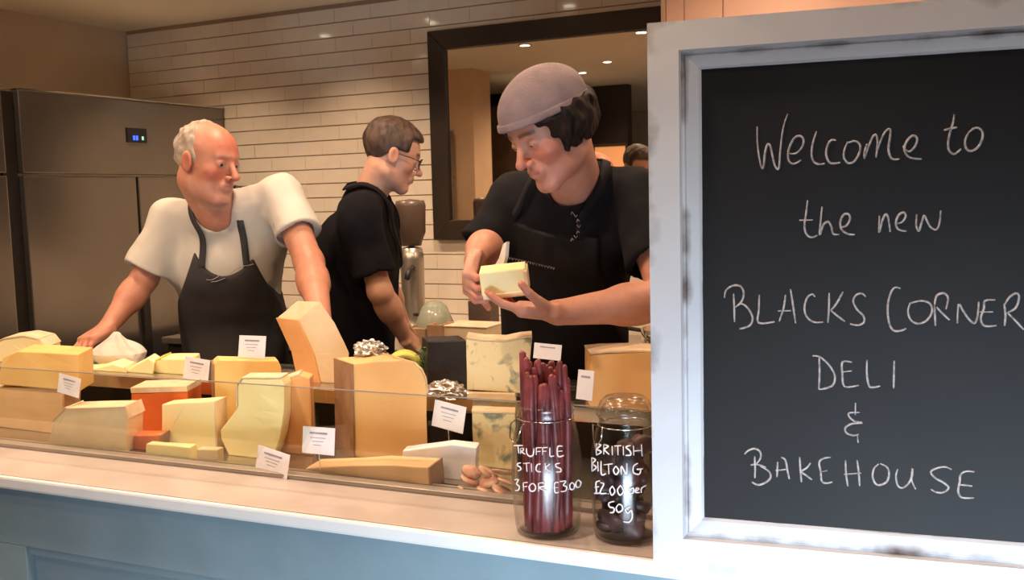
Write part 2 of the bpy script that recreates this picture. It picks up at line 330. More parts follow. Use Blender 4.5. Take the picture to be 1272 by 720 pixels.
# ---- steel fridges along the left wall
FX = -3.75
def fridge(y0, y1, label, display):
    t = thing('fridge', label, 'fridge', (FX, (y0+y1)/2, 0))
    rel(boxo('body', (LX+.02, y0, .08), (FX-.045, y1, 2.06), M['steel'], None, .004), t)
    ym = (y0+y1)/2+.0
    rel(boxo('top_panel', (FX-.045, y0+.004, 1.70), (FX, y1-.004, 2.06), M['steelsheet'], None, .006), t)
    for a, b, s in ((y0+.004, ym-.006, 1), (ym+.006, y1-.004, -1)):
        d = boxo('door', (FX-.04, a, .14), (FX, b, 1.69), M['steelsheet'], None, .006); rel(d, t)
        yh = b-.03 if s > 0 else a+.02
        h = boxo('handle', (FX, yh+.02*s-.012, .55), (FX+.022, yh+.02*s+.012, 1.3), M['dark'], None, .004)
        h.parent = d
    rel(boxo('top_trim', (LX+.03, y0, 2.06), (FX+.004, y1, 2.068), M['chrome'], None, .002), t)
    rel(boxo('plinth', (LX+.05, y0+.01, 0), (FX-.07, y1-.01, .08), M['dark']), t)
    if display:
        p = boxo('control_display', (FX, 3.50, 1.855), (FX+.006, 3.625, 1.925), M['lcd'], None, .002); rel(p, t)
        for a, b, mm in ((3.535, 3.548, 'ledblue'), (3.553, 3.566, 'ledblue')):
            q = boxo('digit', (FX+.006, a, 1.866), (FX+.0075, b, 1.888), M[mm], p)
        boxo('digit', (FX+.006, 3.59, 1.868), (FX+.0075, 3.602, 1.886), M['ledgreen'], p)
    return t
fridge(2.915, 4.185, 'tall double-door stainless steel fridge with a blue digital display', True)
fridge(1.60, 2.845, 'second stainless steel fridge cut off by the left edge of the photo', False)
struct(boxo('trim_2', (LX, 2.845, 0), (FX-.03, 2.915, 2.05), M['dark']))
# ---- back worktop
bc = thing('back_worktop', 'steel worktop with dark cupboards along the tiled wall behind the men', 'worktop', (-2.2, 3.85, 0))
rel(boxo('top', (-3.6, 3.5, .88), (-1.22, 4.17, .91), M['steel'], None, .004), bc)
rel(boxo('cupboard', (-3.6, 3.54, .1), (-1.22, 4.15, .88), M['darkpaint']), bc)
for k in range(4):
    d = rel(boxo('door', (-3.58+k*.59, 3.52, .12), (-3.01+k*.59, 3.54, .86), M['darkpaint'], None, .003), bc)
    boxo('handle', (-3.33+k*.59, 3.50, .80), (-3.25+k*.59, 3.52, .815), M['chrome'], d)
rel(boxo('plinth', (-3.58, 3.6, 0), (-1.24, 4.1, .1), M['dark']), bc)
# ---- counter
O = onZ(0, 591, .95); O1 = onZ(800, 694, .95)
ang = math.atan2(O1[1]-O[1], O1[0]-O[0]); E1 = np.array([math.cos(ang), math.sin(ang), 0]); E2 = np.array([-math.sin(ang), math.cos(ang), 0])
KM = Matrix(((E1[0], E2[0], 0, O[0]), (E1[1], E2[1], 0, O[1]), (0, 0, 1, 0), (0, 0, 0, 1)))
U0, U1 = -1.35, 3.1
ct = thing('deli_counter', 'blue-grey panelled deli counter with a pale stone ledge along its front', 'counter', tuple(O[:2])+(0,))
def krel(o): return rel(o, ct)
krel(boxo('carcass', (U0, .04, .06), (U1, .80, .915), M['bluepaint'], M=KM))
krel(boxo('kick_board', (U0, .09, 0), (U1, .78, .06), M['dark'], M=KM))
krel(boxo('stone_ledge', (U0, .012, .922), (U1, .215, .95), M['marble'], None, .002, KM))
krel(boxo('daylit_ledge_edge', (U0, 0, .921), (U1, .012, .9495), M['daylit_ledge_edge'], None, .0055, KM))
P0 = np.linalg.inv(np.array(KM)) @ np.append(onZ(22, 683, .84), 1)
pu = -2
pw = .70; uo = float((onZ(20, 683, .785)-O)@E1)
us = [uo+k*pw for k in range(-2, 5)]
st = .11
krel(boxo('top_rail', (U0, .018, .785), (U1, .04, .922), M['bluepaint'], None, .002, KM))
krel(boxo('bottom_rail', (U0, .018, .06), (U1, .04, .18), M['bluepaint'], None, .002, KM))
for k, u in enumerate(us):
    if u < U0+.1 or u > U1: continue
    krel(boxo('stile', (u-st, .018, .18), (u+.0, .04, .785), M['bluepaint'], None, .002, KM))
    if u+pw-st < U1:
        krel(boxo('panel_moulding', (u, .026, .18), (u+pw-st, .04, .195), M['bluepaint'], None, .003, KM))
        krel(boxo('panel_moulding', (u, .024, .765), (u+pw-st, .04, .785), M['bluepaint'], None, .003, KM))
# ---- glass display case
dc = thing('display_case', 'low refrigerated cheese display case with a clear glass front', 'display case', tuple(O[:2])+(.95,))
dk = lambda o: rel(o, dc)
V0 = .222
dk(boxo('deck', (U0, V0+.02, .915), (2.05, .80, .95), M['caseframe'], None, .002, KM))
dk(boxo('base_rail', (U0, V0-.030, .95), (2.05, V0+.020, .960), M['rail'], None, .004, KM))
gf = dk(boxo('front_glass', (U0, V0, .960), (1.98, V0+.006, 1.147), M['glass'], None, 0, KM))
boxo('glass_edge', (U0, V0, 1.147), (1.98, V0+.006, 1.1485), M['rail'], gf, 0, KM)
SV, SZ = .515, 1.075
dk(boxo('rear_shelf', (U0, SV, SZ-.018), (2.05, .76, SZ), M['caseframe'], None, .003, KM))
dk(boxo('shelf_lip', (U0, SV-.006, SZ-.03), (2.05, SV, SZ+.004), M['chrome'], None, .001, KM))
dk(boxo('riser', (U0, SV+.10, .95), (2.05, SV+.115, SZ-.018), M['dark'], M=KM))
for u in (.48, 1.35, -.4):
    dk(boxo('shelf_post', (u, SV+.0, .95), (u+.015, SV+.015, SZ-.018), M['caseframe'], None, .002, KM))
dk(boxo('rear_rail', (U0, .76, .95), (2.05, .79, SZ+.008), M['dark'], None, .004, KM))
# ================================================================ PEOPLE: distance fields meshed as one continuous surface
F32 = np.float32
def nrm(v): v = np.asarray(v, float); return v/np.linalg.norm(v)
def smin(a, b, k):
    if k <= 0: return np.minimum(a, b)
    h = np.maximum(k-np.abs(a-b), 0)/k; return np.minimum(a, b)-h*h*k*.25
def smax(a, b, k): return -smin(-a, -b, k)
def cap(P, a, b, ra, rb):
    a = np.asarray(a, F32); b = np.asarray(b, F32); ab = b-a; t = np.clip(((P-a)@ab)/max(float(ab@ab), 1e-9), 0, 1)
    return np.linalg.norm(P-a-t[:, None]*ab, axis=1)-(ra+(rb-ra)*t)
def ell(P, c, r, R=None):
    Q = P-np.asarray(c, F32)
    if R is not None: Q = Q@np.asarray(R, F32)
    r = np.asarray(r, F32); k0 = np.linalg.norm(Q/r, axis=1); k1 = np.linalg.norm(Q/(r*r), axis=1)
    return k0*(k0-1)/np.maximum(k1, 1e-6)
def ecap(P, a, b, ra, rb, fwd, q):      # tapered capsule with an elliptical section, flattened along fwd
    f = np.asarray(fwd, F32); s = (P@f); Q = P+np.outer(s*(q-1), f).astype(F32)
    A = np.asarray(a, float); B = np.asarray(b, float); A = A+f*(A@f)*(q-1); B = B+f*(B@f)*(q-1)
    return cap(Q, A, B, ra, rb)/(1+.35*(q-1))
def surf(name, fn, lo, hi, h, material, parent=None, colfn=None):
    lo = np.array(lo, float); hi = np.array(hi, float); S = 4
    nc = np.ceil((hi-lo)/(h*S)).astype(int)
    ax = [lo[i]+(np.arange(nc[i])+.5)*h*S-h*.5 for i in range(3)]
    G = np.stack(np.meshgrid(*ax, indexing='ij'), -1).reshape(-1, 3).astype(F32)
    D = fn(G).reshape(nc)
    V = np.repeat(np.repeat(np.repeat(D, S, 0), S, 1), S, 2).astype(F32)
    act = np.argwhere(np.abs(D) < h*S*1.9)
    off = np.stack(np.meshgrid(*[np.arange(S)]*3, indexing='ij'), -1).reshape(-1, 3)
    idx = (act[:, None, :]*S+off[None]).reshape(-1, 3)
    for s in range(0, len(idx), 400000):
        k = idx[s:s+400000]; V[k[:, 0], k[:, 1], k[:, 2]] = fn((lo+k*h).astype(F32))
    B = V < 0; nx, ny, nz = V.shape
    cs = np.zeros((nx-1, ny-1, nz-1), np.int8)
    for i in (0, 1):
        for j in (0, 1):
            for k in (0, 1): cs += B[i:nx-1+i, j:ny-1+j, k:nz-1+k]
    cells = np.argwhere((cs > 0) & (cs < 8)); vid = -np.ones(cs.shape, np.int32); vid[tuple(cells.T)] = np.arange(len(cells))
    acc = np.zeros((len(cells), 3)); cnt = np.zeros(len(cells))
    cor = [(i, j, k) for i in (0, 1) for j in (0, 1) for k in (0, 1)]
    for a in cor:
        for d in range(3):
            if a[d]: continue
            b = list(a); b[d] = 1
            va = V[tuple((cells+a).T)]; vb = V[tuple((cells+b).T)]; m = (va < 0) != (vb < 0)
            t = np.where(m, va/np.where(va == vb, 1, va-vb), 0)
            p = np.array(a)[None]+np.outer(t, np.array(b)-np.array(a)); acc[m] += p[m]; cnt[m] += 1
    P = lo+(cells+acc/cnt[:, None])*h
    quads = []
    for d in range(3):
        e = [0, 0, 0]; e[d] = 1; u, w = [(1, 2), (2, 0), (0, 1)][d]
        sl = [slice(1, -1)]*3; A = B[:-1 if d == 0 else None, :-1 if d == 1 else None, :-1 if d == 2 else None]
        A2 = B[1:] if d == 0 else (B[:, 1:] if d == 1 else B[:, :, 1:])
        ed = np.argwhere(A != A2); ok = (ed[:, u] > 0) & (ed[:, w] > 0) & (ed[:, u] < V.shape[u]-1) & (ed[:, w] < V.shape[w]-1); ed = ed[ok]
        du = np.zeros(3, int); du[u] = 1; dw = np.zeros(3, int); dw[w] = 1
        q = np.stack([vid[tuple((ed-du-dw).T)], vid[tuple((ed-dw).T)], vid[tuple(ed.T)], vid[tuple((ed-du).T)]], 1)
        fl = ~A[tuple(ed.T)]; q[fl] = q[fl][:, ::-1]; quads.append(q)
    Q = np.concatenate(quads); Q = Q[(Q >= 0).all(1)]
    me = bpy.data.meshes.new(name); me.vertices.add(len(P)); me.vertices.foreach_set('co', P.astype(F32).ravel())
    me.loops.add(Q.size); me.loops.foreach_set('vertex_index', Q.ravel().astype(np.int32)); me.polygons.add(len(Q))
    me.polygons.foreach_set('loop_start', np.arange(0, Q.size, 4, dtype=np.int32)); me.polygons.foreach_set('loop_total', np.full(len(Q), 4, np.int32))
    me.update(calc_edges=True); me.validate()
    if colfn is not None:
        c = np.ones((len(P), 4), F32); c[:, :3] = colfn(P.astype(F32)); at = me.color_attributes.new('Col', 'FLOAT_COLOR', 'POINT'); at.data.foreach_set('color', c.ravel())
    return finish(name, me, material, parent, True)
T_ = np.array([math.sin(YAW), -math.cos(YAW), 0.]); L_ = -np.array([math.cos(YAW), math.sin(YAW), 0.]); Z_ = np.array([0, 0, 1.])
def facing(a): a = math.radians(a); return math.cos(a)*T_+math.sin(a)*L_       # 0 = towards the lens, + = to the left
def headframe(a, pitch, roll=0):
    f = facing(a); p = math.radians(pitch); r = np.cross(f, Z_)                # r = the subject's right
    fw = f*math.cos(p)-Z_*math.sin(p); up = np.cross(r, fw)
    q = math.radians(roll); x = -r                                            # local +x = subject's left
    x2 = x*math.cos(q)+up*math.sin(q); up2 = np.cross(fw, x2)
    return np.stack([x2, fw, up2], 1)                                          # columns: local x, y(forward), z(up)
def head_sdf(Q, o):          # Q in head-local metres
    s = np.stack([np.abs(Q[:, 0]), Q[:, 1], Q[:, 2]], 1)
    d = ell(Q, (0, -.012, .045), (.073, .094, .083))
    d = smin(d, ell(Q, (0, .030, .035), (.062, .056, .062)), .03)
    d = smin(d, ell(Q, (0, .036, -.020), (.056+o.get('fat', 0), .048, .060)), .03)
    d = smin(d, ell(Q, (0, .026, -.064), (.049+o.get('fat', 0), .050, .040)), .03)
    d = smin(d, cap(s, (.045, -.005, -.055), (.014, .068, -.092), .018, .019), .022)
    d = smin(d, ell(Q, (0, .070, -.093), (.021, .018, .016)), .018)
    d = smin(d, ell(s, (.040, .056, -.016), (.020, .020, .017)), .02)
    d = smin(d, cap(s, (0, .086, .034), (.036, .072, .036), .010, .009), .014)
    d = smax(d, -ell(s, (.031, .097, .013), (.017, .014, .013)), .014)
    nl = o.get('nose', 1.0)
    d = smin(d, cap(Q, (0, .084, .026), (0, .100+.012*nl, -.018), .0075, .0095), .010)
    d = smin(d, ell(Q, (0, .102+.011*nl, -.022), (.0115, .012, .010)), .006)
    d = smin(d, ell(s, (.012, .097, -.026), (.0075, .010, .0075)), .005)
    d = smax(d, -ell(s, (.0065, .106, -.034), (.0035, .005, .005)), .003)
    # lids over the eyeball, mouth
    d = smin(d, smax(ell(s, (.031, .0755, .013), (.0155, .0145, .0125)), -ell(s, (.031, .090, .0105), (.0125, .012, .0032+.0035*o.get('open', .6))), .002), .004)
    d = smin(d, ell(Q, (0, .083, -.052), (.027, .016, .020)), .012)
    d = smin(d, cap(s, (0, .0975, -.0475), (.021, .085, -.052), .0048, .0028), .004)
    d = smin(d, cap(s, (0, .0955, -.0585), (.019, .084, -.055), .0055, .0028), .004)
    d = smax(d, -cap(s, (0, .1035, -.0528), (.020, .090, -.0535), .0017, .0012), .003)
    if o.get('noear'): return d
    e = ell(s, (.079, -.006, .004), (.008, .019, .031), ROTX)
    e = smax(e, -ell(s, (.087, -.002, .004), (.005, .011, .020), ROTX), .004)
    d = smin(d, e, .006)
    return d
_c, _s = math.cos(.18), math.sin(.18)
ROTX = np.array([[1, 0, 0], [0, _c, -_s], [0, _s, _c]])
def cranium(Q, t, o={}):
    d = ell(Q, (0, -.012, .045), (.073+t, .094+t, .083+t))
    return smin(d, ell(Q, (0, .030, .035), (.062+t, .056+t, .062+t)), .03)
def wob(P, s, a, seed=0.0):
    x, y, z = P[:, 0]*s+seed, P[:, 1]*s+seed*1.7, P[:, 2]*s-seed
    return a*(np.sin(x+1.7*np.sin(y*.7+z*.4))+np.sin(1.31*y+1.3*np.sin(z*.9+x*.5))+np.sin(1.17*z*.8+1.5*np.sin(x*.8)))/3
def hand_parts(w, d, n, side, curls, length=.185, thumb=(.6, .3), spread=.10):
    """wrist w, direction d to the knuckles, palm normal n (out of the palm), side=+1/-1: where the thumb is along d x n"""
    d = nrm(d); n = nrm(np.asarray(n)-d*np.dot(n, d)); s = np.cross(d, n)*side; k = length/.185
    parts = []; w = np.asarray(w, float)
    parts.append(('palm', w+d*.045*k, (d, n, s), np.array([.052, .0145, .040])*k))
    pos = [.030, .010, -.011, -.030]; ln = [.070, .078, .072, .056]; kn = [.088, .092, .088, .078]
    for i in range(4):
        b = w+d*kn[i]*k+s*pos[i]*k; dd = nrm(d+s*spread*(1.5-i)*.55); a = 0; p = b-dd*.012*k; seq = [b]
        for j, (fr, cw) in enumerate(((.44, .8), (.31, 1.15), (.25, .8))):
            a += curls[i]*cw; v = dd*math.cos(a)+n*math.sin(a); seq.append(seq[-1]+v*ln[i]*fr*k)
        r = [.0098, .0088, .0080, .0070]; parts.append(('cap', p, seq[0], .0098*k, .0098*k))
        for j in range(3): parts.append(('cap', seq[j], seq[j+1], r[j]*k, r[j+1]*k))
    a0, a1 = thumb
    b = w+d*.022*k+s*.026*k+n*.004; v = nrm(d*math.cos(a0)+s*math.sin(a0)+n*.35); m = b+v*.042*k
    v2 = nrm(v+n*a1+d*.3); m2 = m+v2*.032*k; v3 = nrm(v2+n*a1*.8-s*.25); e = m2+v3*.026*k
    parts += [('cap', b, m, .0155*k, .0118*k), ('cap', m, m2, .0112*k, .0100*k), ('cap', m2, e, .0100*k, .0080*k)]
    return parts
def hand_sdf(P, parts):
    d = None; fing = None
    for q in parts:
        if q[0] == 'palm':
            R = np.stack(q[2], 1); d = ell(P, q[1], q[3]*1.12, R)
            Q = (P-q[1].astype(F32))@R.astype(F32); b = np.abs(Q)-(q[3]*.80).astype(F32)
            bd = np.linalg.norm(np.maximum(b, 0), axis=1)+np.minimum(b.max(1), 0)-.006; d = smin(d, bd, .01)
        else:
            c = cap(P, *q[1:]); fing = c if fing is None else smin(fing, c, .0025)
    return smin(d, fing, .007)
def person(S):
    Fb = facing(S['face']); Rb = np.cross(Fb, Z_)                              # Rb = subject's right
    pel, chest, nb = [np.array(S[k], float) for k in ('pel', 'chest', 'nb')]
    hc = np.array(S['head'], float); HR = headframe(*S['hrot']); hs = S.get('hs', 1.0)
    sw = S.get('sw', .185); arms = S['arms']                                    # each: shoulder, elbow, wrist, hand parts
    lean = nrm(chest-pel); Ft = nrm(Fb-lean*np.dot(Fb, lean))
    loc = lambda P: ((P-hc.astype(F32))@HR.astype(F32))/hs
    nk0 = nb-Z_*.02+Ft*-.0; nk1 = hc+HR@np.array([0, -.022, -.045])*hs
    bw = S.get('bw', 1.0)
    def core(P, g):       # the trunk, inflated by g
        d = ecap(P, pel, chest, .150*bw+g, .160*bw+g, Ft, S.get('flat', 1.45))
        if S.get('belly'): d = smin(d, ell(P, pel+lean*.16+Ft*.035, (.14+g, .13+g, .15+g)), .06)
        for a in arms: d = smin(d, cap(P, nb-lean*.030, a['sh']-lean*.006, .056+g, .050+g), .07)
        for a in arms: d = smin(d, ecap(P, chest-(chest-a['sh'])*.35-lean*.04, a['sh']-lean*.05, .10+g, .062+g, Ft, 1.3), .06)
        return d
    def skin(P):
        Q = loc(P); d = head_sdf(Q, S.get('ho', {}))*hs
        nr = S.get('nr', .056)
        d = smin(d, cap(P, nk0, nk1, nr+.006, nr), .025)
        d = smin(d, core(P, -.03), .03)
        for a in arms:
            ar = a.get('r', 1.0)
            u = smin(cap(P, a['sh'], a['el'], .047*ar, .040*ar), cap(P, a['el'], a['el']+(a['wr']-a['el'])*.4, .041*ar, .043*ar), .02)
            u = smin(u, cap(P, a['el']+(a['wr']-a['el'])*.3, a['wr'], .043*ar, .0265*ar), .02)
            if a.get('hand'): u = smin(u, hand_sdf(P, a['hand']), .018)
            d = smin(d, u, .02)
        return d
    base = np.array(S['col'], F32); fl = np.array(S['flush'], F32)
    def colr(P):
        Q = loc(P); c = np.tile(base, (len(P), 1)); s = np.abs(Q[:, 0])
        def blob(c0, r, k): return np.clip(1.25-np.linalg.norm((np.stack([s, Q[:, 1], Q[:, 2]], 1)-np.array(c0, F32))/np.array(r, F32), axis=1), 0, 1)[:, None]*k
        for c0, r, k in (((.042, .062, -.02), (.034, .04, .03), .75), ((0, .11, -.02), (.018, .025, .02), .7), ((.08, 0, 0), (.015, .03, .04), .6), ((.03, .06, -.07), (.06, .05, .05), .35), ((.02, .08, .07), (.06, .06, .05), S.get('browflush', .2))):
            w = blob(c0, r, k); c = c*(1-w)+fl*w
        lip = np.array(S.get('lip', (.42, .13, .11)), F32); w = blob((.008, .098, -.053), (.020, .016, .0085), .85); c = c*(1-w)+lip*w
        hb = np.array(S['browcol'], F32); w = np.clip(1.5-np.abs(Q[:, 2]-.0385+.10*np.abs(s-.03))/.0045, 0, 1)*((s > .012) & (s < .050) & (Q[:, 1] > .05)); w = (w*S.get('browk', .8))[:, None]; c = c*(1-w)+hb*w
        st = np.array(S.get('stub', base), F32); w = (np.clip((-.035-Q[:, 2])/.02, 0, 1)*(Q[:, 1] > .0)*(Q[:, 2] > -.13)*S.get('stubk', 0))[:, None]; c = c*(1-w)+st*w
        nail = np.zeros(len(P))
        for a in arms:
            for q in (a.get('hand') or []):
                if q[0] == 'cap' and q[4] < .0086: nail = np.maximum(nail, np.clip(1.6-np.linalg.norm(P-np.array(q[2], F32), axis=1)/.010, 0, 1))
        w = (nail*.45)[:, None]; c = c*(1-w)+fl*1.15*w
        return c
    pts = [pel, chest, nb, hc+Z_*.14, hc-Z_*.1]+[a[k] for a in arms for k in ('sh', 'el', 'wr')]+[np.array(q[2]) for a in arms for q in (a.get('hand') or []) if q[0] == 'cap']
    lo = np.min(pts, 0)-.13; hi = np.max(pts, 0)+.13; lo[2] = pel[2]-.16
    body = surf('person', skin, lo, hi, S.get('h', .0034), M['skin'], None, colr)
    tag(body, S['label'], 'person')
    # ---- eyes
    for sgn in (-1, 1):
        g = S.get('gaze', (0, -.2))
        def ey(P, c=hc+HR@np.array([sgn*.031, .0755, .012])*hs): return np.linalg.norm(P-c.astype(F32), axis=1)-.0123*hs
        c0 = hc+HR@np.array([sgn*.031, .0755, .012])*hs; gz = HR@nrm((g[0], 1, g[1]))
        def ec(P, c0=c0, gz=gz):
            ca = ((P-c0.astype(F32))/(.0123*hs))@gz.astype(F32); c = np.full((len(P), 3), .45, F32); c[ca > .87] = S.get('iris', (.10, .07, .05)); c[ca > .965] = (.005, .005, .005); return c
        surf('eye', ey, c0-.016, c0+.016, .0014, M['eye'], body, ec)
    # ---- shirt
    cc = S.get('collar', .068)
    def shirt_base(P): return core(P, .006)
    def sleeves(P):
        d = None
        for a in arms:
            e = a['el']; L = nrm(e-a['sh']); hem = a['sh']+L*a.get('slv', .22)
            q = cap(P, a['sh']+L*.01, hem+L*.03, .058*S.get('sl', 1), .070*S.get('sl', 1)*a.get('flare', 1)); q = smax(q, (P-hem.astype(F32))@L.astype(F32), .006)
            inner = cap(P, a['sh']+L*.06, hem+L*.05, .051*S.get('sl', 1), .055*S.get('sl', 1)*a.get('flare', 1)); q = smax(q, -smax(inner, -((P-(hem-L*.035).astype(F32))@L.astype(F32)), .004), .003)
            d = q if d is None else np.minimum(d, q)
        return d
    nkdir = nrm(nk1-nk0)
    def shirt(P):
        d = smin(shirt_base(P), sleeves(P), .045)
        fold = wob(P@np.array([[1, 0, 0], [0, 1, 0], [0, 0, .45]], F32), 34, .006, S.get('seed', 1.0))+wob(P, 75, .0018, 3.1)
        d = d+fold
        d = smax(d, -cap(P, nk0+nkdir*S.get('nkup', .012)+Ft*.012, nk1+nkdir*.1+Ft*.02, cc-.004, cc+.02), .008)
        d = smax(d, (pel[2]-.10)-P[:, 2], .01)
        d = smax(d, -(skin_in(P)+.0), .003) if False else d
        return d
    skin_in = skin
    sh = surf('t_shirt', shirt, lo, hi, .0058, M[S['shirt']], body)
    # collar ribbing
    # ---- apron: a shell over the shirt, bib + straps
    Rt = np.cross(Ft, lean)
    def apron(P):
        d = np.minimum(shirt_base(P), 1.0); sh_ = d+wob(P, 30, .004, 2.2)-.0155
        q = P-chest.astype(F32); u = q@Rt.astype(F32); w = q@lean.astype(F32); v = q@Ft.astype(F32)
        bt = S.get('bibtop', .02); hw = np.interp(w, [-.6, -.24, S.get('hip', -.16), bt], [S.get('skirt', .22), S.get('skirt', .22)*.98, S.get('skirt', .22)*.86, S.get('bibw', .115)]).astype(F32)
        top = w-(bt-S.get('scoop', 0)*np.clip(1-(np.abs(u)/S.get('bibw', .115))**2, 0, 1))
        reg = smax(np.abs(u)-hw, top, .01); reg = smax(reg, -v-.02, .01)
        return smax(sh_, reg, .003)
    apr = surf('apron', apron, lo, hi, .0052, M[S['apronm']], body) if S.get('bib', True) else None
    # straps as flat ribbons that follow the chest up and round the neck
    def project(p, gap=.012):
        p = np.array(p, float)
        for _ in range(14):
            d = float(shirt_base(p[None].astype(F32))[0])-gap; e = 1e-3
            g = np.array([float(shirt_base((p+np.eye(3)[i]*e)[None].astype(F32))[0])-gap-d for i in range(3)])/e; g /= max(np.linalg.norm(g), .2); p = p-g*d
        return p
    if S.get('straps', True):
        for sg in (-1, 1):
            pts_ = []
            st0 = chest+lean*(S.get('bibtop', .02)-.015)+Rt*sg*(S.get('bibw', .115)-.012)+Ft*.16
            nkp = nb+Rt*sg*.074+lean*S.get('sz', .005)+Ft*.005; bk = nb+Rt*sg*.03-Ft*.075+lean*.02
            ctrl = [st0, st0*.45+nkp*.55+Ft*.05, nkp, bk, nb-Ft*.085+lean*.02]
            for i in range(len(ctrl)-1):
                for t in np.linspace(0, 1, 8, endpoint=False): pts_.append(np.array(ctrl[i])*(1-t)+np.array(ctrl[i+1])*t)
            pts_.append(np.array(ctrl[-1])); pts_ = [project(p) for p in pts_]
            for _ in range(3): pts_ = [pts_[0]]+[(pts_[i-1]+pts_[i]*2+pts_[i+1])/4 for i in range(1, len(pts_)-1)]+[pts_[-1]]
            bm = bmesh.new(); prev = None
            for i, p in enumerate(pts_):
                tn = nrm(pts_[min(i+1, len(pts_)-1)]-pts_[max(i-1, 0)]); e = 1e-3
                g = nrm(np.array([float(shirt_base((p+np.eye(3)[j]*e)[None].astype(F32))[0]-shirt_base(p[None].astype(F32))[0]) for j in range(3)]))
                sd = nrm(np.cross(tn, g)); hwid = .011
                vs = [bm.verts.new(p+sd*hwid*a+g*b) for a, b in ((-1, -.001), (1, -.001), (1, .0022), (-1, .0022))]
                if prev:
                    for k in range(4): bm.faces.new((prev[k], prev[(k+1) % 4], vs[(k+1) % 4], vs[k]))
                else: bm.faces.new(vs[::-1])
                prev = vs
            bm.faces.new(prev); bmesh.ops.recalc_face_normals(bm, faces=bm.faces[:]); obj('neck_strap', bm, M[S['apronm']], apr or body, True)
    # ---- trousers and shoes down to the floor
    foot = [np.array([*(pel[:2]+Rb[:2]*sg*.11+Fb[:2]*S.get('step', .0)*sg+np.array(S.get('legoff', (0, 0)))), .07]) for sg in (-1, 1)]
    def trou(P):
        d = ecap(P, pel-lean*.02, pel-Z_*.10, .150*bw, .155*bw, Ft, 1.4)
        for sg, f in zip((-1, 1), foot):
            hp = pel+Rb*sg*.085-Z_*.10; kn = (hp+f)/2+Fb*.02; d = smin(d, smin(cap(P, hp, kn, .088, .066), cap(P, kn, f, .066, .05), .03), .03)
        return smax(smax(d+wob(P, 22, .005), .06-P[:, 2], .01), P[:, 2]-(pel[2]+.06), .01)
    allp = np.array([pel, *foot]); surf('trousers', trou, [*(allp.min(0)[:2]-.24), .02], [*(allp.max(0)[:2]+.24), pel[2]+.1], .012, M['denim'], body)
    for f in foot:
        def sho(P, f=f): return smax(smin(cap(P, f-Z_*.025, f+Fb*.15-Z_*.035, .045, .036), cap(P, f-Z_*.03, f+Z_*.04, .045, .045), .03), .002-P[:, 2], .004)
        surf('shoe', sho, [*(f[:2]-.24), -.02], [*(f[:2]+.24), .2], .008, M['shoe'], body)
    S.update(Ft=Ft, Rt=Rt, lean=lean, loc=loc, HR=HR, hc=hc, hsz=hs, shirt_base=shirt_base, body=body, project=project, apr=apr, shirt_o=sh, nb=nb, chestv=chest)
    return body
def hairpiece(S, name, fn, material, h=.0032):
    c = S['hc']; return surf(name, lambda P: fn(S['loc'](P), P)*S['hsz'], c-.16, c+.17, h, M[material], S['body'])
def A(v): return np.array(v, float)
# ---------------------------------------------------------------- old man, leaning on the counter
Y0 = 2.42
om = dict(label='grey-haired balding man in white T-shirt and charcoal apron leaning on the counter', face=-8, hrot=(-64, 10, -4), hs=1.07, hc=None,
          head=onY(257, 205, Y0), nb=onY(271, 254, 2.50), chest=onY(285, 340, 2.60), pel=onY(298, 470, 2.78), bw=1.05, belly=True,
          col=(.56, .25, .165), flush=(.50, .11, .07), browflush=.55, lip=(.45, .14, .12), browcol=(.55, .42, .33), browk=.45, stub=(.60, .42, .34), stubk=.3,
          nr=.069, collar=.074, shirt='cloth_white', apronm='apron', seed=2.0, iris=(.12, .13, .15), gaze=(-.2, -.25), scoop=.06, bibtop=.125, bibw=.096, hip=-.08, skirt=.20, sl=1.12, ho={'nose': 1.3, 'fat': .010, 'open': .5})
shR = onY(214, 268, 2.50); shL = onY(350, 242, 2.58)
elR = onY(180, 345, 2.42); wrR = onY(133, 408, 2.26)
elL = onY(384, 326, 2.50); wrL = onY(399, 396, 2.32)
hdR = hand_parts(wrR, onY(104, 426, 2.17)-wrR, A((.15, .25, -1)), -1, [.35, .42, .48, .5], .18, (.7, .25))
hdL = hand_parts(wrL, A((.02, -.35, -1)), A((-1, -.3, 0)), 1, [.4, .5, .5, .6], .18)
om['arms'] = [dict(sh=shR, el=elR, wr=wrR, hand=hdR, slv=.20, r=1.06, flare=1.12), dict(sh=shL, el=elL, wr=wrL, hand=hdL, slv=.165, r=1.12)]
person(om)
def hair_old(Q, P):
    Q = Q+np.stack([wob(Q, 110, .002, 1), wob(Q, 120, .007, 4), wob(Q, 130, .007, 7)], 1).astype(F32)
    d = cranium(Q, .0055)+wob(Q, 160, .0018); front = Q[:, 1]-(.020-.42*np.clip(Q[:, 2]-.03, -1, 1)); low = -.022-Q[:, 2]+.5*np.clip(Q[:, 1], -.1, .02)
    d = smax(d, front, .012); return smax(d, low, .01)
hairpiece(om, 'hair', hair_old, 'hair_grey')
# ---------------------------------------------------------------- middle man, seen from behind, looking down to the right
Y1 = 2.86
mm = dict(label='man in black T-shirt and glasses turned away towards the back worktop', face=-108, hrot=(-106, 20, 0), hs=.96,
          head=onY(486, 196, Y1), nb=onY(457, 240, 2.84), chest=onY(443, 315, 2.86), pel=onY(440, 440, 2.88), bw=1.0,
          col=(.62, .34, .23), flush=(.58, .20, .14), browcol=(.06, .03, .02), stub=(.42, .24, .17), stubk=.4, nr=.054, collar=.062, shirt='cloth_black', apronm='apron2', seed=5.0, iris=(.08, .05, .03), gaze=(0, -.4),
          ho={'nose': 1.0, 'open': .4}, bib=False, flat=1.1, sl=1.1, straps=True, sz=.012, skirt=.2)
Fb = facing(-108); Rb = np.cross(Fb, Z_)
shN = onY(446, 264, 2.70); shF = onY(470, 266, 3.00)
elN = onY(472, 362, 2.72); wrN = onY(503, 418, 2.86)
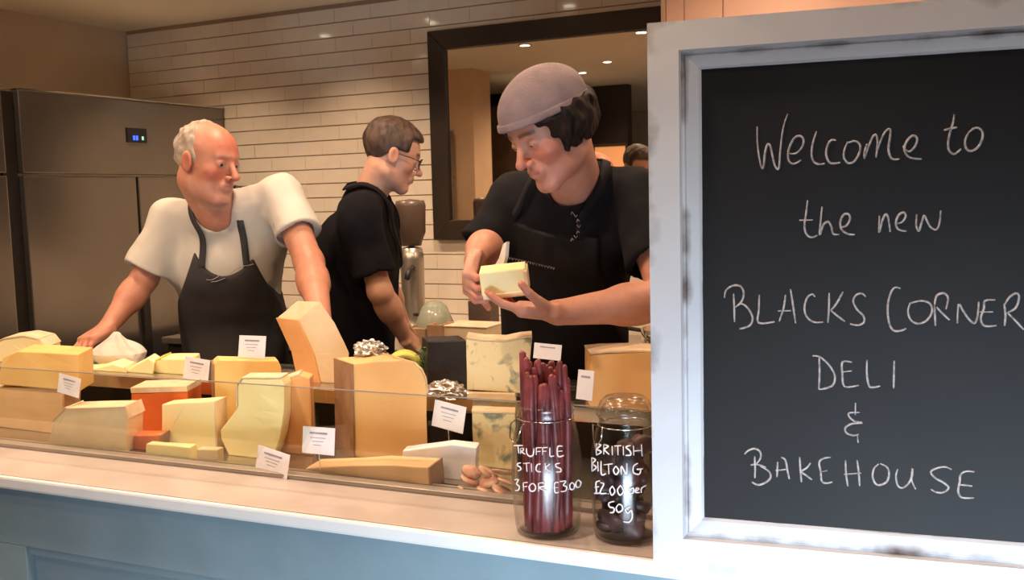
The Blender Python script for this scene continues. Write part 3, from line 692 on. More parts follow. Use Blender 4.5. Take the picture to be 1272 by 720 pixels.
elF = onY(478, 352, 3.10); wrF = onY(500, 400, 3.22)
mm['arms'] = [dict(sh=shN, el=elN, wr=wrN, slv=.21, hand=hand_parts(wrN, onY(522, 436, 2.95)-wrN, A((-.6, .3, -.6)), 1, [.4, .5, .5, .6], .17), r=.98),
              dict(sh=shF, el=elF, wr=wrF, slv=.21, hand=hand_parts(wrF, onY(512, 415, 3.30)-wrF, A((-.6, -.3, -.6)), -1, [.4, .5, .5, .6], .17))]
person(mm)
def hair_mid(Q, P):
    t = .007+.012*np.clip(Q[:, 2]/.1, 0, 1); d = cranium(Q, 0)-t+wob(Q, 120, .002)
    face = smax(Q[:, 1]-.058+.3*np.clip(.07-Q[:, 2], 0, 1), Q[:, 2]-.095, .02); side = smax(Q[:, 1]-.012, .02-Q[:, 2]-1.2*np.clip(-Q[:, 1], 0, .03), .01)
    d = smax(d, smin(Q[:, 1]-.045, (.085-Q[:, 2]), .02), .012)
    low = np.where(Q[:, 1] > -.01, .028-Q[:, 2], .028-Q[:, 2]-1.5*np.clip(-.01-Q[:, 1], -1, .055))
    return smax(d, low, .012)
hairpiece(mm, 'hair', hair_mid, 'hair_brown')
def glasses(S):
    HR, hc, hs = S['HR'], S['hc'], S['hsz']; W_ = lambda p: hc+HR@np.array(p)*hs
    bm = bmesh.new()
    for s in (-1, 1):
        pts = []
        for k in range(17):
            a = 2*math.pi*k/16; pts.append(W_((s*.034+.026*math.cos(a), .103-.012*abs(math.cos(a))*(1 if s*math.cos(a) > 0 else 0), .008+.019*math.sin(a))))
        tube(bm, pts, .0017, 6, False)
        tube(bm, [W_((s*.060, .098, .014)), W_((s*.078, .06, .016)), W_((s*.080, 0, .014)), W_((s*.078, -.02, -.002))], .0017, 6)
    tube(bm, [W_((-.009, .106, .010)), W_((0, .109, .013)), W_((.009, .106, .010))], .0015, 6)
    g = obj('glasses', bm, M['dark'], S['body'], True)
    for s in (-1, 1):
        bm = bmesh.new(); vs = []
        for k in range(16):
            a = 2*math.pi*k/16; vs.append(bm.verts.new(W_((s*.034+.025*math.cos(a), .102-.011*abs(math.cos(a))*(1 if s*math.cos(a) > 0 else 0), .008+.018*math.sin(a)))))
        bm.faces.new(vs); bmesh.ops.triangulate(bm, faces=bm.faces[:])
        obj('lens', bm, M['lens'], g)
glasses(mm)
# ---------------------------------------------------------------- young man in the cap
Y2 = 2.12
ym = dict(label='young man in mauve-grey cap and black T-shirt holding up a piece of cheese', face=32, hrot=(54, 29, 4), hs=1.03,
          head=onY(685, 165, Y2), nb=onY(716, 222, 2.30), chest=onY(702, 310, 2.36), pel=onY(700, 470, 2.52), bw=1.08, 
          col=(.56, .27, .185), flush=(.50, .13, .09), lip=(.45, .11, .10), browcol=(.05, .025, .015), stub=(.50, .25, .18), stubk=.35, nr=.060, collar=.068, shirt='cloth_black', apronm='apron2', seed=9.0, iris=(.08, .05, .03), gaze=(-.1, -.62),
          ho={'nose': 1.1, 'noear': 1, 'open': -.35, 'fat': .003}, bibtop=.10, bibw=.135, skirt=.21, sl=1.12)
shR = onY(640, 245, 2.33); shL = onY(788, 240, 2.34)
elR = onY(608, 303, 2.26); wrR = onY(591, 322, 2.09)
elL = onY(832, 372, 2.18); wrL = onY(694, 388, 2.00)
hdR = hand_parts(wrR, onY(583, 352, 2.03)-wrR, A((.75, .1, -.25)), -1, [.9, 1.0, 1.05, 1.1], .175, (.75, .3))
hdL = hand_parts(wrL, onY(648, 384, 1.97)-wrL, A((-.1, .15, 1)), -1, [.22, .25, .3, .38], .185, (.95, .25))
ym['arms'] = [dict(sh=shR, el=elR, wr=wrR, hand=hdR, slv=.155, r=1.05), dict(sh=shL, el=elL, wr=wrL, hand=hdL, slv=.22, r=1.08)]
person(ym)
def strands(Q, a, f=150): return a*(np.sin(Q[:, 1]*f+2.2*np.sin(Q[:, 2]*38+Q[:, 0]*20)+1.5*np.sin(Q[:, 0]*55))+.6*np.sin(Q[:, 1]*f*1.9+3*np.sin(Q[:, 2]*50)))
def hair_yng(Q, P):
    Q0 = Q; Q = Q+np.stack([wob(Q, 110, .003, 1), wob(Q, 95, .008, 4), wob(Q, 130, .009, 7)], 1).astype(F32)*1.0
    t = .019+.14*np.clip(.05-Q[:, 1], 0, .08); d = cranium(Q, 0)-t+wob(Q0, 60, .004)+strands(Q0, .0024)
    d = smax(d, Q[:, 2]-(.062+.10*Q[:, 1]), .02)
    d = smax(d, Q[:, 1]-.072-.4*np.clip(.04-Q[:, 2], 0, 1), .01)
    face = np.interp(Q[:, 1], [-.1, -.02, .030, .048, .075], [-.065, -.056, -.044, .030, .046]).astype(F32)-Q[:, 2]  # fringe hair under the cap front also stands for the cap's shadow
    return smax(d, face, .012)
hairpiece(ym, 'hair', hair_yng, 'hair_dark')
def capf(Q, P):
    d = cranium(Q, .017)+wob(Q, 60, .0018); d = smin(d, ell(Q, (0, -.018, .075), (.086, .104, .072)), .02)
    pl = (.050+.10*Q[:, 1])-Q[:, 2]
    return smax(d, pl, .010)
cp = hairpiece(ym, 'cap', capf, 'cap')
def band(Q, P):
    d = cranium(Q, .021); pl = Q[:, 2]-.10*Q[:, 1]; return smax(smax(d, .046-pl, .004), pl-.064, .004)
bn = hairpiece(ym, 'cap_band', band, 'cap'); bn.parent = cp
# prints on the clothes, laid on the cloth
def dabs(S, name, px, Y, mat_, parent, r=.0016):
    bm = bmesh.new()
    for line in px:
        pts = []
        for x, y in line:
            o = CAM; d = nrm(ray(x, y)); t = 1.6
            for _ in range(60):
                dd = float(S['shirt_base']((o+d*t)[None].astype(F32))[0])-.019; t += max(dd*.8, .0004) if dd > 0 else dd
                if abs(dd) < 3e-4: break
            pts.append(o+d*t)
        tube(bm, pts, r, 6)
    return obj(name, bm, mat_, parent)
random.seed(8)
lines = []
for k in range(7):
    a = math.radians(-75+k*25); cx, cy = 708+11*math.cos(a), 281+17*math.sin(a); lines.append([(cx-2.2, cy-2), (cx+.2, cy+1.6), (cx+2.0, cy-1.2)] if k % 2 else [(cx-1.6, cy+1.8), (cx-.4, cy-1.8), (cx+1.6, cy+.6)])
dabs(ym, 'chest_print', lines, 2.2, M['thread'], ym['shirt_o'], .0011)
lines = []; x = 632
while x < 690:
    y = 320.5+(x-632)*.235; w = random.uniform(1.5, 3.4); lines.append([(x, y-1.6), (x+w*.5, y+1.3), (x+w, y-1.2)]); x += w+1.3
dabs(ym, 'apron_print', lines, 2.2, M['thread'], ym['apr'], .0009)
lines = [[(256+k*4, 347+math.sin(k*.9)*2-k*.9) for k in range(5)], [(275+k*5, 343-k*2.1+math.sin(k)*1.5) for k in range(9)], [(262, 350), (270, 349), (280, 345)]]
dabs(om, 'apron_print', lines, 2.4, M['thread'], om['apr'], .0013)
# ================================================================ THE CHEESES
def V3(a): return Vector([float(v) for v in a])
def chz(name, label, poly, Y, depth, a, m, base=.95, rinds=(), cat='cheese', group=None, bev=.003, rt=.004, lift=None):
    P = [onY(x, y, Y) for x, y in poly]
    zl = min(p[2] for p in P)
    for p in P:
        if p[2] < zl+.03 or p[2] < base: p[2] = base
    e = np.array([math.sin(math.radians(a)), math.cos(math.radians(a)), 0])*depth
    c = np.mean([p for p in P], 0); root = thing(name, label, cat, (c[0]+e[0]/2, c[1]+e[1]/2, base), group)
    bm = bmesh.new(); prism(bm, [V3(p) for p in P], V3(e))
    if bev: bmesh.ops.bevel(bm, geom=bm.edges[:], offset=bev, segments=2, affect='EDGES', profile=.6)
    # the cut faces of real cheese are never flat
    bmesh.ops.triangulate(bm, faces=bm.faces[:]); bmesh.ops.subdivide_edges(bm, edges=[x for x in bm.edges if x.calc_length() > .03], cuts=2, use_grid_fill=False)
    for v in bm.verts:
        n = noise.noise_vector(v.co*22)*.0016
        if v.co.z > base+.004: v.co += n
    b = obj('cut_cheese', bm, M[m], None, False); rel(b, root)
    n = len(P)
    for idxs, rm in rinds:
        bm = bmesh.new()
        for i in idxs:
            p, q = P[i], P[(i+1) % n]; d = q-p; nn = nrm(np.cross(d, e)); ctr = (p+q)/2
            if np.dot(nn, ctr-c) < 0: nn = -nn
            prism(bm, [V3(p-e*.01), V3(q-e*.01), V3(q-e*.01+nn*rt), V3(p-e*.01+nn*rt)], V3(e*1.02))
        rel(obj('rind', bm, M[rm], None), root)
    return root
SHF = 1.075
zA = float(onY(40, 481, 1.77)[2])
chz('cheese_block', 'tall tan block of hard cheese behind the glass at the far left', [(-22, 548), (-22, 481), (80, 481), (78, 548)], 1.77, .14, -32, 'c_tan', rinds=(([0], 'rindp'),))
chz('cheese_block', 'golden cheese block lying on top of the tan block at the far left', [(-4, 478), (4, 443), (22, 436), (97, 440), (98, 478)], 1.765, .13, -33, 'c_gold', base=zA+.001, rinds=())
chz('hard_cheese', 'pale rounded piece of wheel cheese behind the golden block at the far left', [(-30, 462), (-20, 432), (5, 421), (28, 418), (48, 422), (56, 432), (58, 462)], 2.02, .12, -30, 'c_pale', base=SHF, rinds=(([1, 2, 3, 4], 'rindp'),))
chz('cheese_wedge', 'beige low cheese wedge in front of the tan block with a slanted top', [(60, 553), (66, 524), (82, 507), (153, 505), (158, 520), (156, 556)], 1.69, .085, -20, 'c_cream', rinds=(([1], 'rindp'), ([3], 'rindp')))
chz('cheese_wedge', 'thin pale yellow wedge beside the white paper under the leaning hand', [(103, 470), (118, 458), (140, 452), (154, 456), (156, 470)], 2.0, .10, -30, 'c_lemon', base=SHF, rinds=(([3], 'rindp'),))
chz('cheese_wedge', 'pale cream wedge with a sloping top in the middle of the three rear wedges', [(154, 470), (166, 455), (184, 445), (192, 450), (190, 470)], 2.01, .10, -35, 'c_pale', base=SHF)
chz('cheese_wedge', 'pale yellow wedge directly behind the second price card', [(192, 470), (190, 450), (200, 446), (236, 446), (240, 470)], 2.03, .11, -30, 'c_lemon', base=SHF, rinds=(([1], 'greenwax'),))
chz('hard_cheese', 'bright orange cheese with a pale crust on top', [(163, 541), (163, 488), (200, 487), (233, 486), (234, 541)], 1.83, .10, -24, 'c_orange', rinds=(([1, 2], 'rindp'),), rt=.014)
chz('cheese_wedge', 'small red piece standing for the reflection of the orange cheese', [(152, 566), (156, 541), (198, 540), (196, 568)], 1.725, .05, -20, 'c_orange', rinds=(([2], 'rindb'),))  # solid piece built for the orange cheese's red reflection
chz('cheese_block', 'pale yellow square block behind the small butter-like piece', [(201, 557), (201, 502), (230, 500), (266, 498), (268, 557)], 1.775, .055, -15, 'c_pale', rinds=(([3], 'rindp'),))
chz('cheese_block', 'small flat lemon-yellow slab right against the glass', [(181, 572), (181, 551), (236, 555), (238, 576)], 1.685, .03, -15, 'c_lemon')
chz('cheese_cube', 'tiny pale cheese cube beside the lemon-yellow slab', [(244, 575), (244, 557), (270, 558), (271, 577)], 1.69, .025, -10, 'c_cream')
chz('cheese_block', 'golden cheese block with a brown left rind behind the folded pale cheese', [(268, 540), (266, 452), (272, 447), (346, 448), (350, 456), (350, 540)], 1.86, .07, -46, 'c_gold', rinds=(([0], 'rindb'),))
chz('soft_cheese', 'soft pale yellow cheese bulging down to the left with a flat upper strip', [(284, 562), (275, 545), (274, 534), (284, 522), (295, 505), (295, 478), (301, 470), (349, 470), (353, 478), (352, 515), (349, 540), (338, 560), (312, 569)], 1.765, .06, -22, 'c_lemon', rinds=(([4, 5, 6], 'rindp'),), rt=.003)
chz('cheese_wedge', 'peach-orange upright wedge right of the soft pale cheese', [(350, 562), (354, 472), (372, 466), (385, 470), (388, 562)], 1.83, .06, -30, 'c_peach', rinds=(([1], 'rindp'),))
chz('cheese_wedge', 'tall leaning wedge of cheese pointing up beside the big amber quarter wheel', [(399, 480), (391, 440), (371, 397), (398, 375), (416, 400), (434, 438), (431, 480)], 2.06, .095, -75, 'c_cream', base=SHF, rinds=(([0, 1], 'c_peach'),), rt=.0035)
zW = float(onY(470, 449, 1.86)[2])
chz('hard_cheese', 'big amber quarter wheel of hard cheese with a rounded right shoulder', [(441, 562), (439, 452), (470, 449), (500, 447), (514, 451), (523, 459), (528, 470), (530, 488), (531, 562)], 1.86, .11, -58, 'c_wheel', rinds=(([0], 'rindb'), ([3, 4, 5, 6], 'c_tan')))
chz('cheese_slab', 'flat tan cheese slab lying low in front of the big amber quarter wheel', [(376, 598), (380, 581), (470, 577), (532, 580), (534, 604)], 1.70, .075, -10, 'c_tan', rinds=(([3], 'rindb'),))
chz('waxed_cheese', 'square black-waxed cheese block beside the blue-veined cheese', [(531, 482), (531, 424), (579, 422), (581, 482)], 2.03, .09, -40, 'wax', base=SHF)
zS = float(onY(610, 487, 1.99)[2])
chz('cheese_slab', 'pale cheese slab on the rear shelf under the upper blue-veined cheese', [(580, 505), (580, 487), (640, 488), (642, 507)], 1.99, .09, -25, 'c_cream', base=SHF)
chz('blue_cheese', 'upper blue-veined cheese half with a pale wavy top, beside the meat sticks', [(580, 483), (579, 420), (600, 423), (628, 424), (648, 420), (661, 419), (658, 450), (654, 485)], 1.995, .08, -25, 'c_blue', base=zS+.001, rinds=(([1, 2, 3, 4], 'rindp'),), cat='cheese')
chz('blue_cheese', 'lower blue-veined cheese piece behind the glass beside the left jar', [(588, 562), (586, 512), (640, 514), (642, 566)], 1.89, .05, -25, 'c_blue', rinds=(([1], 'rindp'),))
chz('waxed_cheese', 'small black-waxed piece under the sixth price card behind the glass', [(529, 560), (531, 528), (560, 528), (560, 562)], 1.90, .05, -30, 'wax')
chz('cheese_slab', 'thin creamy slice lying flat against the glass near the jars', [(492, 608), (496, 599), (540, 600), (572, 608), (570, 614)], 1.72, .03, -10, 'c_cream', bev=.001)
chz('glare_slab', 'white slab standing for a light streak reflected on the glass', [(498, 580), (500, 560), (560, 552), (592, 556), (590, 582)], 1.78, .045, -20, 'cardm', cat='cheese')  # slab added for the streak of light reflected on the glass
chz('cheese_block', 'amber rind-topped cheese at the right behind the second jar', [(734, 500), (733, 440), (752, 438), (800, 437), (838, 440), (842, 500)], 2.0, .11, -28, 'c_wheel', base=SHF, rinds=(([1, 2, 3], 'rindp'),))
# salami slices heaped against the glass
ssl = None
for k in range(9):
    p = onY(584+(k % 3)*21+random.uniform(-4, 4), 600-(k//3)*12, 1.72+.02*(k//3)); r = .021
    if ssl is None:
        bm = bmesh.new(); lathe(bm, [(.0005, 0), (r, .0005), (r*1.02, .003), (r, .0055), (.0005, .006)], seg=20); ssl = obj('salami_slice', bm, M['salami'], None, True); o = ssl
    else: o = ssl.copy(); COL.objects.link(o)
    o.location = (p[0], p[1], .9505+.0125*(k//3)+.003*(k % 3)); o.rotation_euler = (random.uniform(.15, .55), random.uniform(-.3, .3), random.uniform(0, 3))
    tag(o, 'pink salami slice in the heap behind the glass beside the left jar', 'salami', 'heap of salami slices')
# crumpled paper, foil, wrappers
def crumple(name, label, cat, c, r, m, seed, amp=.35, fr=5, base=None, cone=0):
    bm = bmesh.new(); bmesh.ops.create_icosphere(bm, subdivisions=5, radius=1)
    for v in bm.verts:
        n = noise.cell_vector(v.co*fr*.6+Vector((seed, 0, 0)))*.0; d = 1+amp*noise.noise(v.co*fr+Vector((seed, 3, 1)))+amp*.3*abs(noise.noise(v.co*fr*2.3+Vector((1, seed, 5))))
        k = 1-cone*max(v.co.z, 0); ridge = 1+.10*cone*math.cos(5*math.atan2(v.co.y, v.co.x)+2)
        v.co = Vector((v.co.x*r[0]*d*k*ridge, v.co.y*r[1]*d*k*ridge, v.co.z*r[2]*d))
    zmin = base-c[2]
    for v in bm.verts: v.co.z = max(v.co.z, zmin)
    o = obj(name, bm, M[m], None, False); o.location = V3(c); tag(o, label, cat); return o
p = onY(146, 446, 2.14); crumple('wrapping_paper', 'crumpled white greaseproof paper under the hand of the older man', 'paper', (p[0], p[1], SHF+.03), (.100, .062, .062), 'paper', 3, .16, 1.6, SHF+.001, cone=.8)
p = onY(461, 437, 1.93); crumple('foil_wrap', 'crumpled silver foil piece on top of the big amber quarter wheel', 'foil', (p[0], p[1], zW+.013), (.040, .026, .022), 'foil', 9, .4, 3.5, zW+.0006)
p = onY(556, 492, 2.00); crumple('wrapping_foil', 'crumpled clear and white wrapper in front of the black-waxed block', 'wrapper', (p[0], p[1], SHF+.012), (.055, .028, .026), 'foil', 17, .45, 3.2, SHF+.001)
# round cheese with a yellow-green rind and dark red filling
p = onY(502, 446, 2.07); t = thing('filled_cheese', 'round cheese with yellow-green rind and dark red middle behind the amber wheel', 'cheese', (p[0], p[1], SHF))
rr = .047; cz = SHF+rr; fd = nrm(CAM*np.array([1, 1, 0])-p*np.array([1, 1, 0])); Rm = Matrix(((-fd[1], 0, fd[0], 0), (fd[0], 0, fd[1], 0), (0, 1, 0, 0), (0, 0, 0, 1)))
Rm = Matrix.Translation((p[0], p[1], cz)) @ Rm
bm = bmesh.new(); lathe(bm, [(.031, .02), (.033, .030), (.040, .033), (rr, .028), (rr, -.028), (.040, -.033), (.001, -.034)], seg=36); bmesh.ops.transform(bm, matrix=Rm, verts=bm.verts[:]); rel(obj('rind', bm, M['greenwax'], None, True), t)
bm = bmesh.new(); lathe(bm, [(.001, .026), (.012, .029), (.024, .026), (.033, .021)], seg=28)
for v in bm.verts: v.co += noise.noise_vector(v.co*90)*.004
bmesh.ops.transform(bm, matrix=Rm, verts=bm.verts[:]); rel(obj('filling', bm, M['plum'], None, True), t)
# sprig with leaves and red peppers in front of the dark block
p = onY(527, 452, 2.06); t = thing('leafy_garnish', 'dark green leafy sprig with red chillies between the round and the black cheese', 'garnish', (p[0], p[1], SHF))
bm = bmesh.new(); tube(bm, [(p[0], p[1], SHF), (p[0]+.004, p[1], SHF+.06), (p[0]-.01, p[1], SHF+.108)], [.003, .0025, .0015], 6); rel(obj('stem', bm, M['green'], None, True), t)
for k in range(11):
    bm = bmesh.new(); a = k*2.4; z = SHF+.035+k*.0065; d = Vector((math.cos(a), math.sin(a)*.6, .45)).normalized(); s = d.cross(Vector((0, 0, 1))).normalized(); b0 = Vector((p[0], p[1], z)); L = .030
    vs = [bm.verts.new(b0), bm.verts.new(b0+d*L*.4+s*.009), bm.verts.new(b0+d*L*.8+s*.006-Vector((0, 0, .003))), bm.verts.new(b0+d*L-Vector((0, 0, .007))), bm.verts.new(b0+d*L*.8-s*.006-Vector((0, 0, .003))), bm.verts.new(b0+d*L*.4-s*.009), bm.verts.new(b0+d*L*.5+Vector((0, 0, .003)))]
    for i in range(6): bm.faces.new((vs[i], vs[(i+1) % 6], vs[6]))
    rel(obj('leaf', bm, M['green'], None), t)
for k in range(4):
    b0 = Vector((p[0]+.004+.006*k, p[1]-.012, SHF+.012+.013*k)); bm = bmesh.new(); tube(bm, [b0, b0+Vector((.006, -.004, .014)), b0+Vector((.010, -.004, .028)), b0+Vector((.011, -.002, .036))], [.004, .006, .004, .0008], 8)
    rel(obj('chilli', bm, M['meat'], None, True), t)
# ---- price cards
def card(label, x0, y0, x1, y1, Y, tilt=0., a=-14, base=None, nlines=3, grow=1):
    c = onY((x0+x1)/2, (y0+y1)/2, Y); w = abs(onY(x1, y0, Y)-onY(x0, y0, Y))[0]*.5/math.cos(math.radians(a)); h = (onY(x0, y0, Y)-onY(x0, y1, Y))[2]*.5
    Mx = Matrix.Translation(V3(c)) @ Matrix.Rotation(math.radians(a), 4, 'Z') @ Matrix.Rotation(math.radians(tilt), 4, 'Y') @ Matrix.Rotation(math.radians(-10), 4, 'X')
    t = thing('price_card', label, 'price card', tuple(c[:2])+(base or c[2]-h,), 'price cards on the cheeses')
    rel(boxo('card', (-w, -.0006, -h), (w, .0006, h), M['cardm'], None, 0, Mx), t)
    bm = bmesh.new()
    box(bm, (-w*.55, -.0012, h*.48), (w*.55, -.0004, h*.62), 0, Mx)
    for k in range(nlines): box(bm, (-w*(.5-.1*k), -.0011, h*(.18-.27*k)), (w*(.45-.12*k), -.0004, h*(.225-.27*k)), 0, Mx)
    rel(obj('faint_print', bm, M['ink'], None), t)
    if base is not None:
        bm = bmesh.new(); p0 = Mx @ Vector((0, .001, -h*.6)); tube(bm, [p0, (p0.x, p0.y+.004, base)], .0012, 6); rel(obj('spike', bm, M['chrome'], None), t)
card('white price card in front of the golden block at the far left', 67, 467, 104, 490, 1.735, 2, base=None)
card('white price card standing before the pale yellow rear wedges', 224, 445, 264, 472, 1.985, 1, base=SHF)
card('white price card standing highest, in front of the charcoal apron', 292, 417, 334, 444, 1.88, -3, base=1.165)
card('white price card behind the glass left of the amber quarter wheel', 371, 531, 420, 563, 1.68, -5, base=.97)
card('lowest white price card, touching the glass under the soft pale cheese', 314, 559, 363, 588, 1.668, 3, base=None)
card('white price card in front of the black-waxed block', 535, 501, 580, 533, 1.86, 4, base=.985)
card('blank beige card tucked behind the tops of the meat sticks', 661, 427, 699, 446, 1.90, 0, base=None, nlines=0)
card('pinkish card half hidden between the two jars', 716, 460, 738, 496, 1.86, 0, base=None, nlines=0)
# ================================================================ held cheese
hp = onY(626, 346, 1.985)
t = thing('held_cheese', 'pale yellow cheese block held up in the hands of the young man', 'cheese', tuple(hp))
Hm = Matrix.Translation(V3(hp)) @ Matrix.Rotation(math.radians(22), 4, 'Z') @ Matrix.Rotation(math.radians(-5), 4, 'Y') @ Matrix.Rotation(math.radians(12), 4, 'X')
bm = bmesh.new(); box(bm, (-.052, -.03, -.028), (.052, .03, .028), .004, Hm)
rel(obj('cut_cheese', bm, M['c_lemon'], None), t)
bm = bmesh.new(); box(bm, (-.050, -.033, -.036), (.054, .033, -.024), .003, Hm); box(bm, (.046, -.032, -.03), (.056, .032, .022), .003, Hm)
rel(obj('rind', bm, M['c_cream'], None), t)
bm = bmesh.new(); q = [onY(612, 334, 2.0), onY(620, 320, 2.02), onY(625, 303, 2.03), onY(629, 300, 2.03), onY(628, 318, 2.02), onY(624, 333, 2.01)]
prism(bm, [V3(v) for v in q], (.004, .008, 0)); rel(obj('peeled_wrapper', bm, M['paper'], None), t)
# ================================================================ JARS on the ledge
def jar(label, cx, cy, prof, wall=.0028):
    t = thing('glass_jar', label, 'jar', (cx, cy, .95))
    bm = bmesh.new(); inner = [(max(r-wall, .0005), z+(.008 if i == 0 else 0)) for i, (r, z) in enumerate(prof) if z > 0]
    inn = [(max(prof[i][0]-wall, .0005), max(prof[i][1], .007)) for i in range(2, len(prof))]
    lathe(bm, prof+inn[::-1]+[(.0005, .007)], (cx, cy, .9502), 48)
    rel(obj('jar_body', bm, M['jarglass'], None, True), t); return t
J1 = (-.700, 1.565); R1 = .0595
prof1 = [(.0005, 0), (.050, 0), (.055, .003), (.058, .012), (.0615, .05), (.0635, .10), (.0625, .14), (.058, .175), (.052, .197), (.049, .210), (.0505, .222), (.0515, .226), (.0505, .231)]
j1 = jar('tall glass jar of dark red meat sticks with white handwriting, without a lid', *J1, prof1)
J2 = (-.560, 1.590)
prof2 = [(.0005, 0), (.050, 0), (.055, .003), (.0575, .012), (.0600, .05), (.0615, .11), (.0600, .15), (.055, .180), (.048, .197), (.0455, .205), (.0465, .214)]
j2 = jar('glass jar of black dried beef with a clip-top lid beside the chalkboard', *J2, prof2)
bm = bmesh.new(); lathe(bm, [(.0465, .2155), (.0500, .2175), (.0505, .224), (.047, .229), (.043, .240), (.034, .2485), (.015, .252), (.0005, .2525)], (J2[0], J2[1], .95), 48)
lathe(bm, [(.043, .2165), (.041, .229), (.032, .242), (.0005, .247)], (J2[0], J2[1], .95), 48); rel(obj('lid', bm, M['jarglass'], None, True), j2)
def wire_ring(t, c, r, z, parent=None):
    bm = bmesh.new(); tube(bm, [(c[0]+r*math.cos(a), c[1]+r*math.sin(a), z) for a in np.linspace(0, 2*math.pi, 49)], .0011, 6, False); rel(obj('wire_clip', bm, M['chrome'], None, True), t)
wire_ring(j1, J1, .0505, .95+.208); wire_ring(j2, J2, .0475, .95+.200)
for t, c, w in ((j1, J1, 0), (j2, J2, 1)):
    bm = bmesh.new(); d = np.array([-.55, -.83, 0]); s = np.array([.83, -.55, 0])
    if w == 0: pts = [(.051, -.016, .208), (.062, -.018, .200), (.068, -.012, .178), (.067, .0, .170), (.067, .012, .178), (.062, .018, .200), (.051, .016, .208)]
    else: pts = [(.048, -.014, .200), (.059, -.014, .205), (.060, -.012, .185), (.0645, .0, .165), (.060, .012, .185), (.059, .014, .205), (.048, .014, .200)]
    tube(bm, [V3((c[0]+d[0]*a+s[0]*b, c[1]+d[1]*a+s[1]*b, .95+z)) for a, b, z in pts], .0014, 6); rel(obj('clasp', bm, M['chrome'], None, True), t)
# meat sticks, each a thing of its own
for k in range(52):
    a = random.uniform(0, 6.28); r = .046*math.sqrt(random.random()); b = Vector((J1[0]+r*math.cos(a), J1[1]+r*math.sin(a), .9605)); a2 = a+random.uniform(-.5, .5)
    zt = random.uniform(1.205, 1.262)+.018*max(0, math.cos(a-3.6)); rt_ = min(r*1.05, .0405)
    tp = Vector((J1[0]+rt_*math.cos(a2), J1[1]+rt_*math.sin(a2), zt)); mid = (b+tp)/2+Vector((random.uniform(-.004, .004), random.uniform(-.004, .004), 0)); rad = random.uniform(.0058, .0082)
    bm = bmesh.new(); pts = [b, b*.75+mid*.25, mid, mid*.4+tp*.6, tp-Vector((0, 0, .004)), tp]; tube(bm, pts, [rad*.8, rad, rad*.95, rad, rad*.85, rad*.4], 9)
    for v in bm.verts: v.co += noise.noise_vector(v.co*60)*.0022
    tag(obj('meat_stick', bm, M['meat'], None, True), 'thin dark red cured meat stick standing in the open jar', 'meat stick', 'meat sticks in the open jar')
for k in range(60):
    a = random.uniform(0, 6.28); r = .040*math.sqrt(random.random()); z = .967+.0037*k+random.uniform(0, .004)
    if z > 1.115: z = random.uniform(.97, 1.11)
    bm = bmesh.new(); bmesh.ops.create_icosphere(bm, subdivisions=2, radius=1)
    sx, sy, sz = random.uniform(.016, .026), random.uniform(.009, .014), random.uniform(.013, .022)
    Rz = Matrix.Rotation(random.uniform(0, 6), 3, 'Z') @ Matrix.Rotation(random.uniform(-.9, .9), 3, 'X')
    for v in bm.verts:
        v.co = v.co*(1+.35*noise.noise(v.co*2+Vector((k, 0, 0)))); v.co = Rz @ Vector((v.co.x*sx, v.co.y*sy, v.co.z*sz))
    lim = .0545
    for v in bm.verts:
        x, y = v.co.x+r*math.cos(a), v.co.y+r*math.sin(a); q = math.hypot(x, y); f = min(1, lim/max(q, 1e-6)); v.co = Vector((J2[0]+x*f, J2[1]+y*f, max(v.co.z+z, .9585)))
    tag(obj('dried_beef_piece', bm, M['bilt'], None, True), 'dark piece of dried beef packed inside the clip-top jar', 'dried beef', 'dried beef in the clip-top jar')
# ---- hand lettering on the jars: marker strokes on the glass
def jar_r(prof, z):
    zs = [p[1] for p in prof[1:]]; rs = [p[0] for p in prof[1:]]; return float(np.interp(z-.95, zs, rs))
def hit_jar(px, py, c, prof):
    d = ray(px, py); t = .8
    for _ in range(80):
        p = CAM+d*t; g = math.hypot(p[0]-c[0], p[1]-c[1])-jar_r(prof, p[2])-.0008; t += g*.6
        if abs(g) < 2e-4: break
    return p
def strokes(name, parent, org, sc, lines, f, rad, m, smooth=True):
    out = []
    for ln in lines:
        P = [f(org[0]+x/sc, org[1]+y/sc) for x, y in ln]
        if len(P) > 2 and smooth:
            Q = [np.array(p) for p in P]; R = []
            for i in range(len(Q)-1):
                p0, p1, p2, p3 = Q[max(i-1, 0)], Q[i], Q[i+1], Q[min(i+2, len(Q)-1)]
                for t in np.linspace(0, 1, 4, endpoint=False): R.append(.5*((2*p1)+(-p0+p2)*t+(2*p0-5*p1+4*p2-p3)*t*t+(-p0+3*p1-3*p2+p3)*t**3))
            R.append(Q[-1]); P = R
        bm = bmesh.new(); n = len(P); tube(bm, [V3(p) for p in P], [rad*(1.0-.35*abs(2*i/(n-1)-1)**3) for i in range(n)], 6); o = obj(name, bm, M[m], None, True); rel(o, parent); out.append(o)
    return out
h1 = lambda x, y: hit_jar(x, y, J1, prof1); h2 = lambda x, y: hit_jar(x, y, J2, prof2)
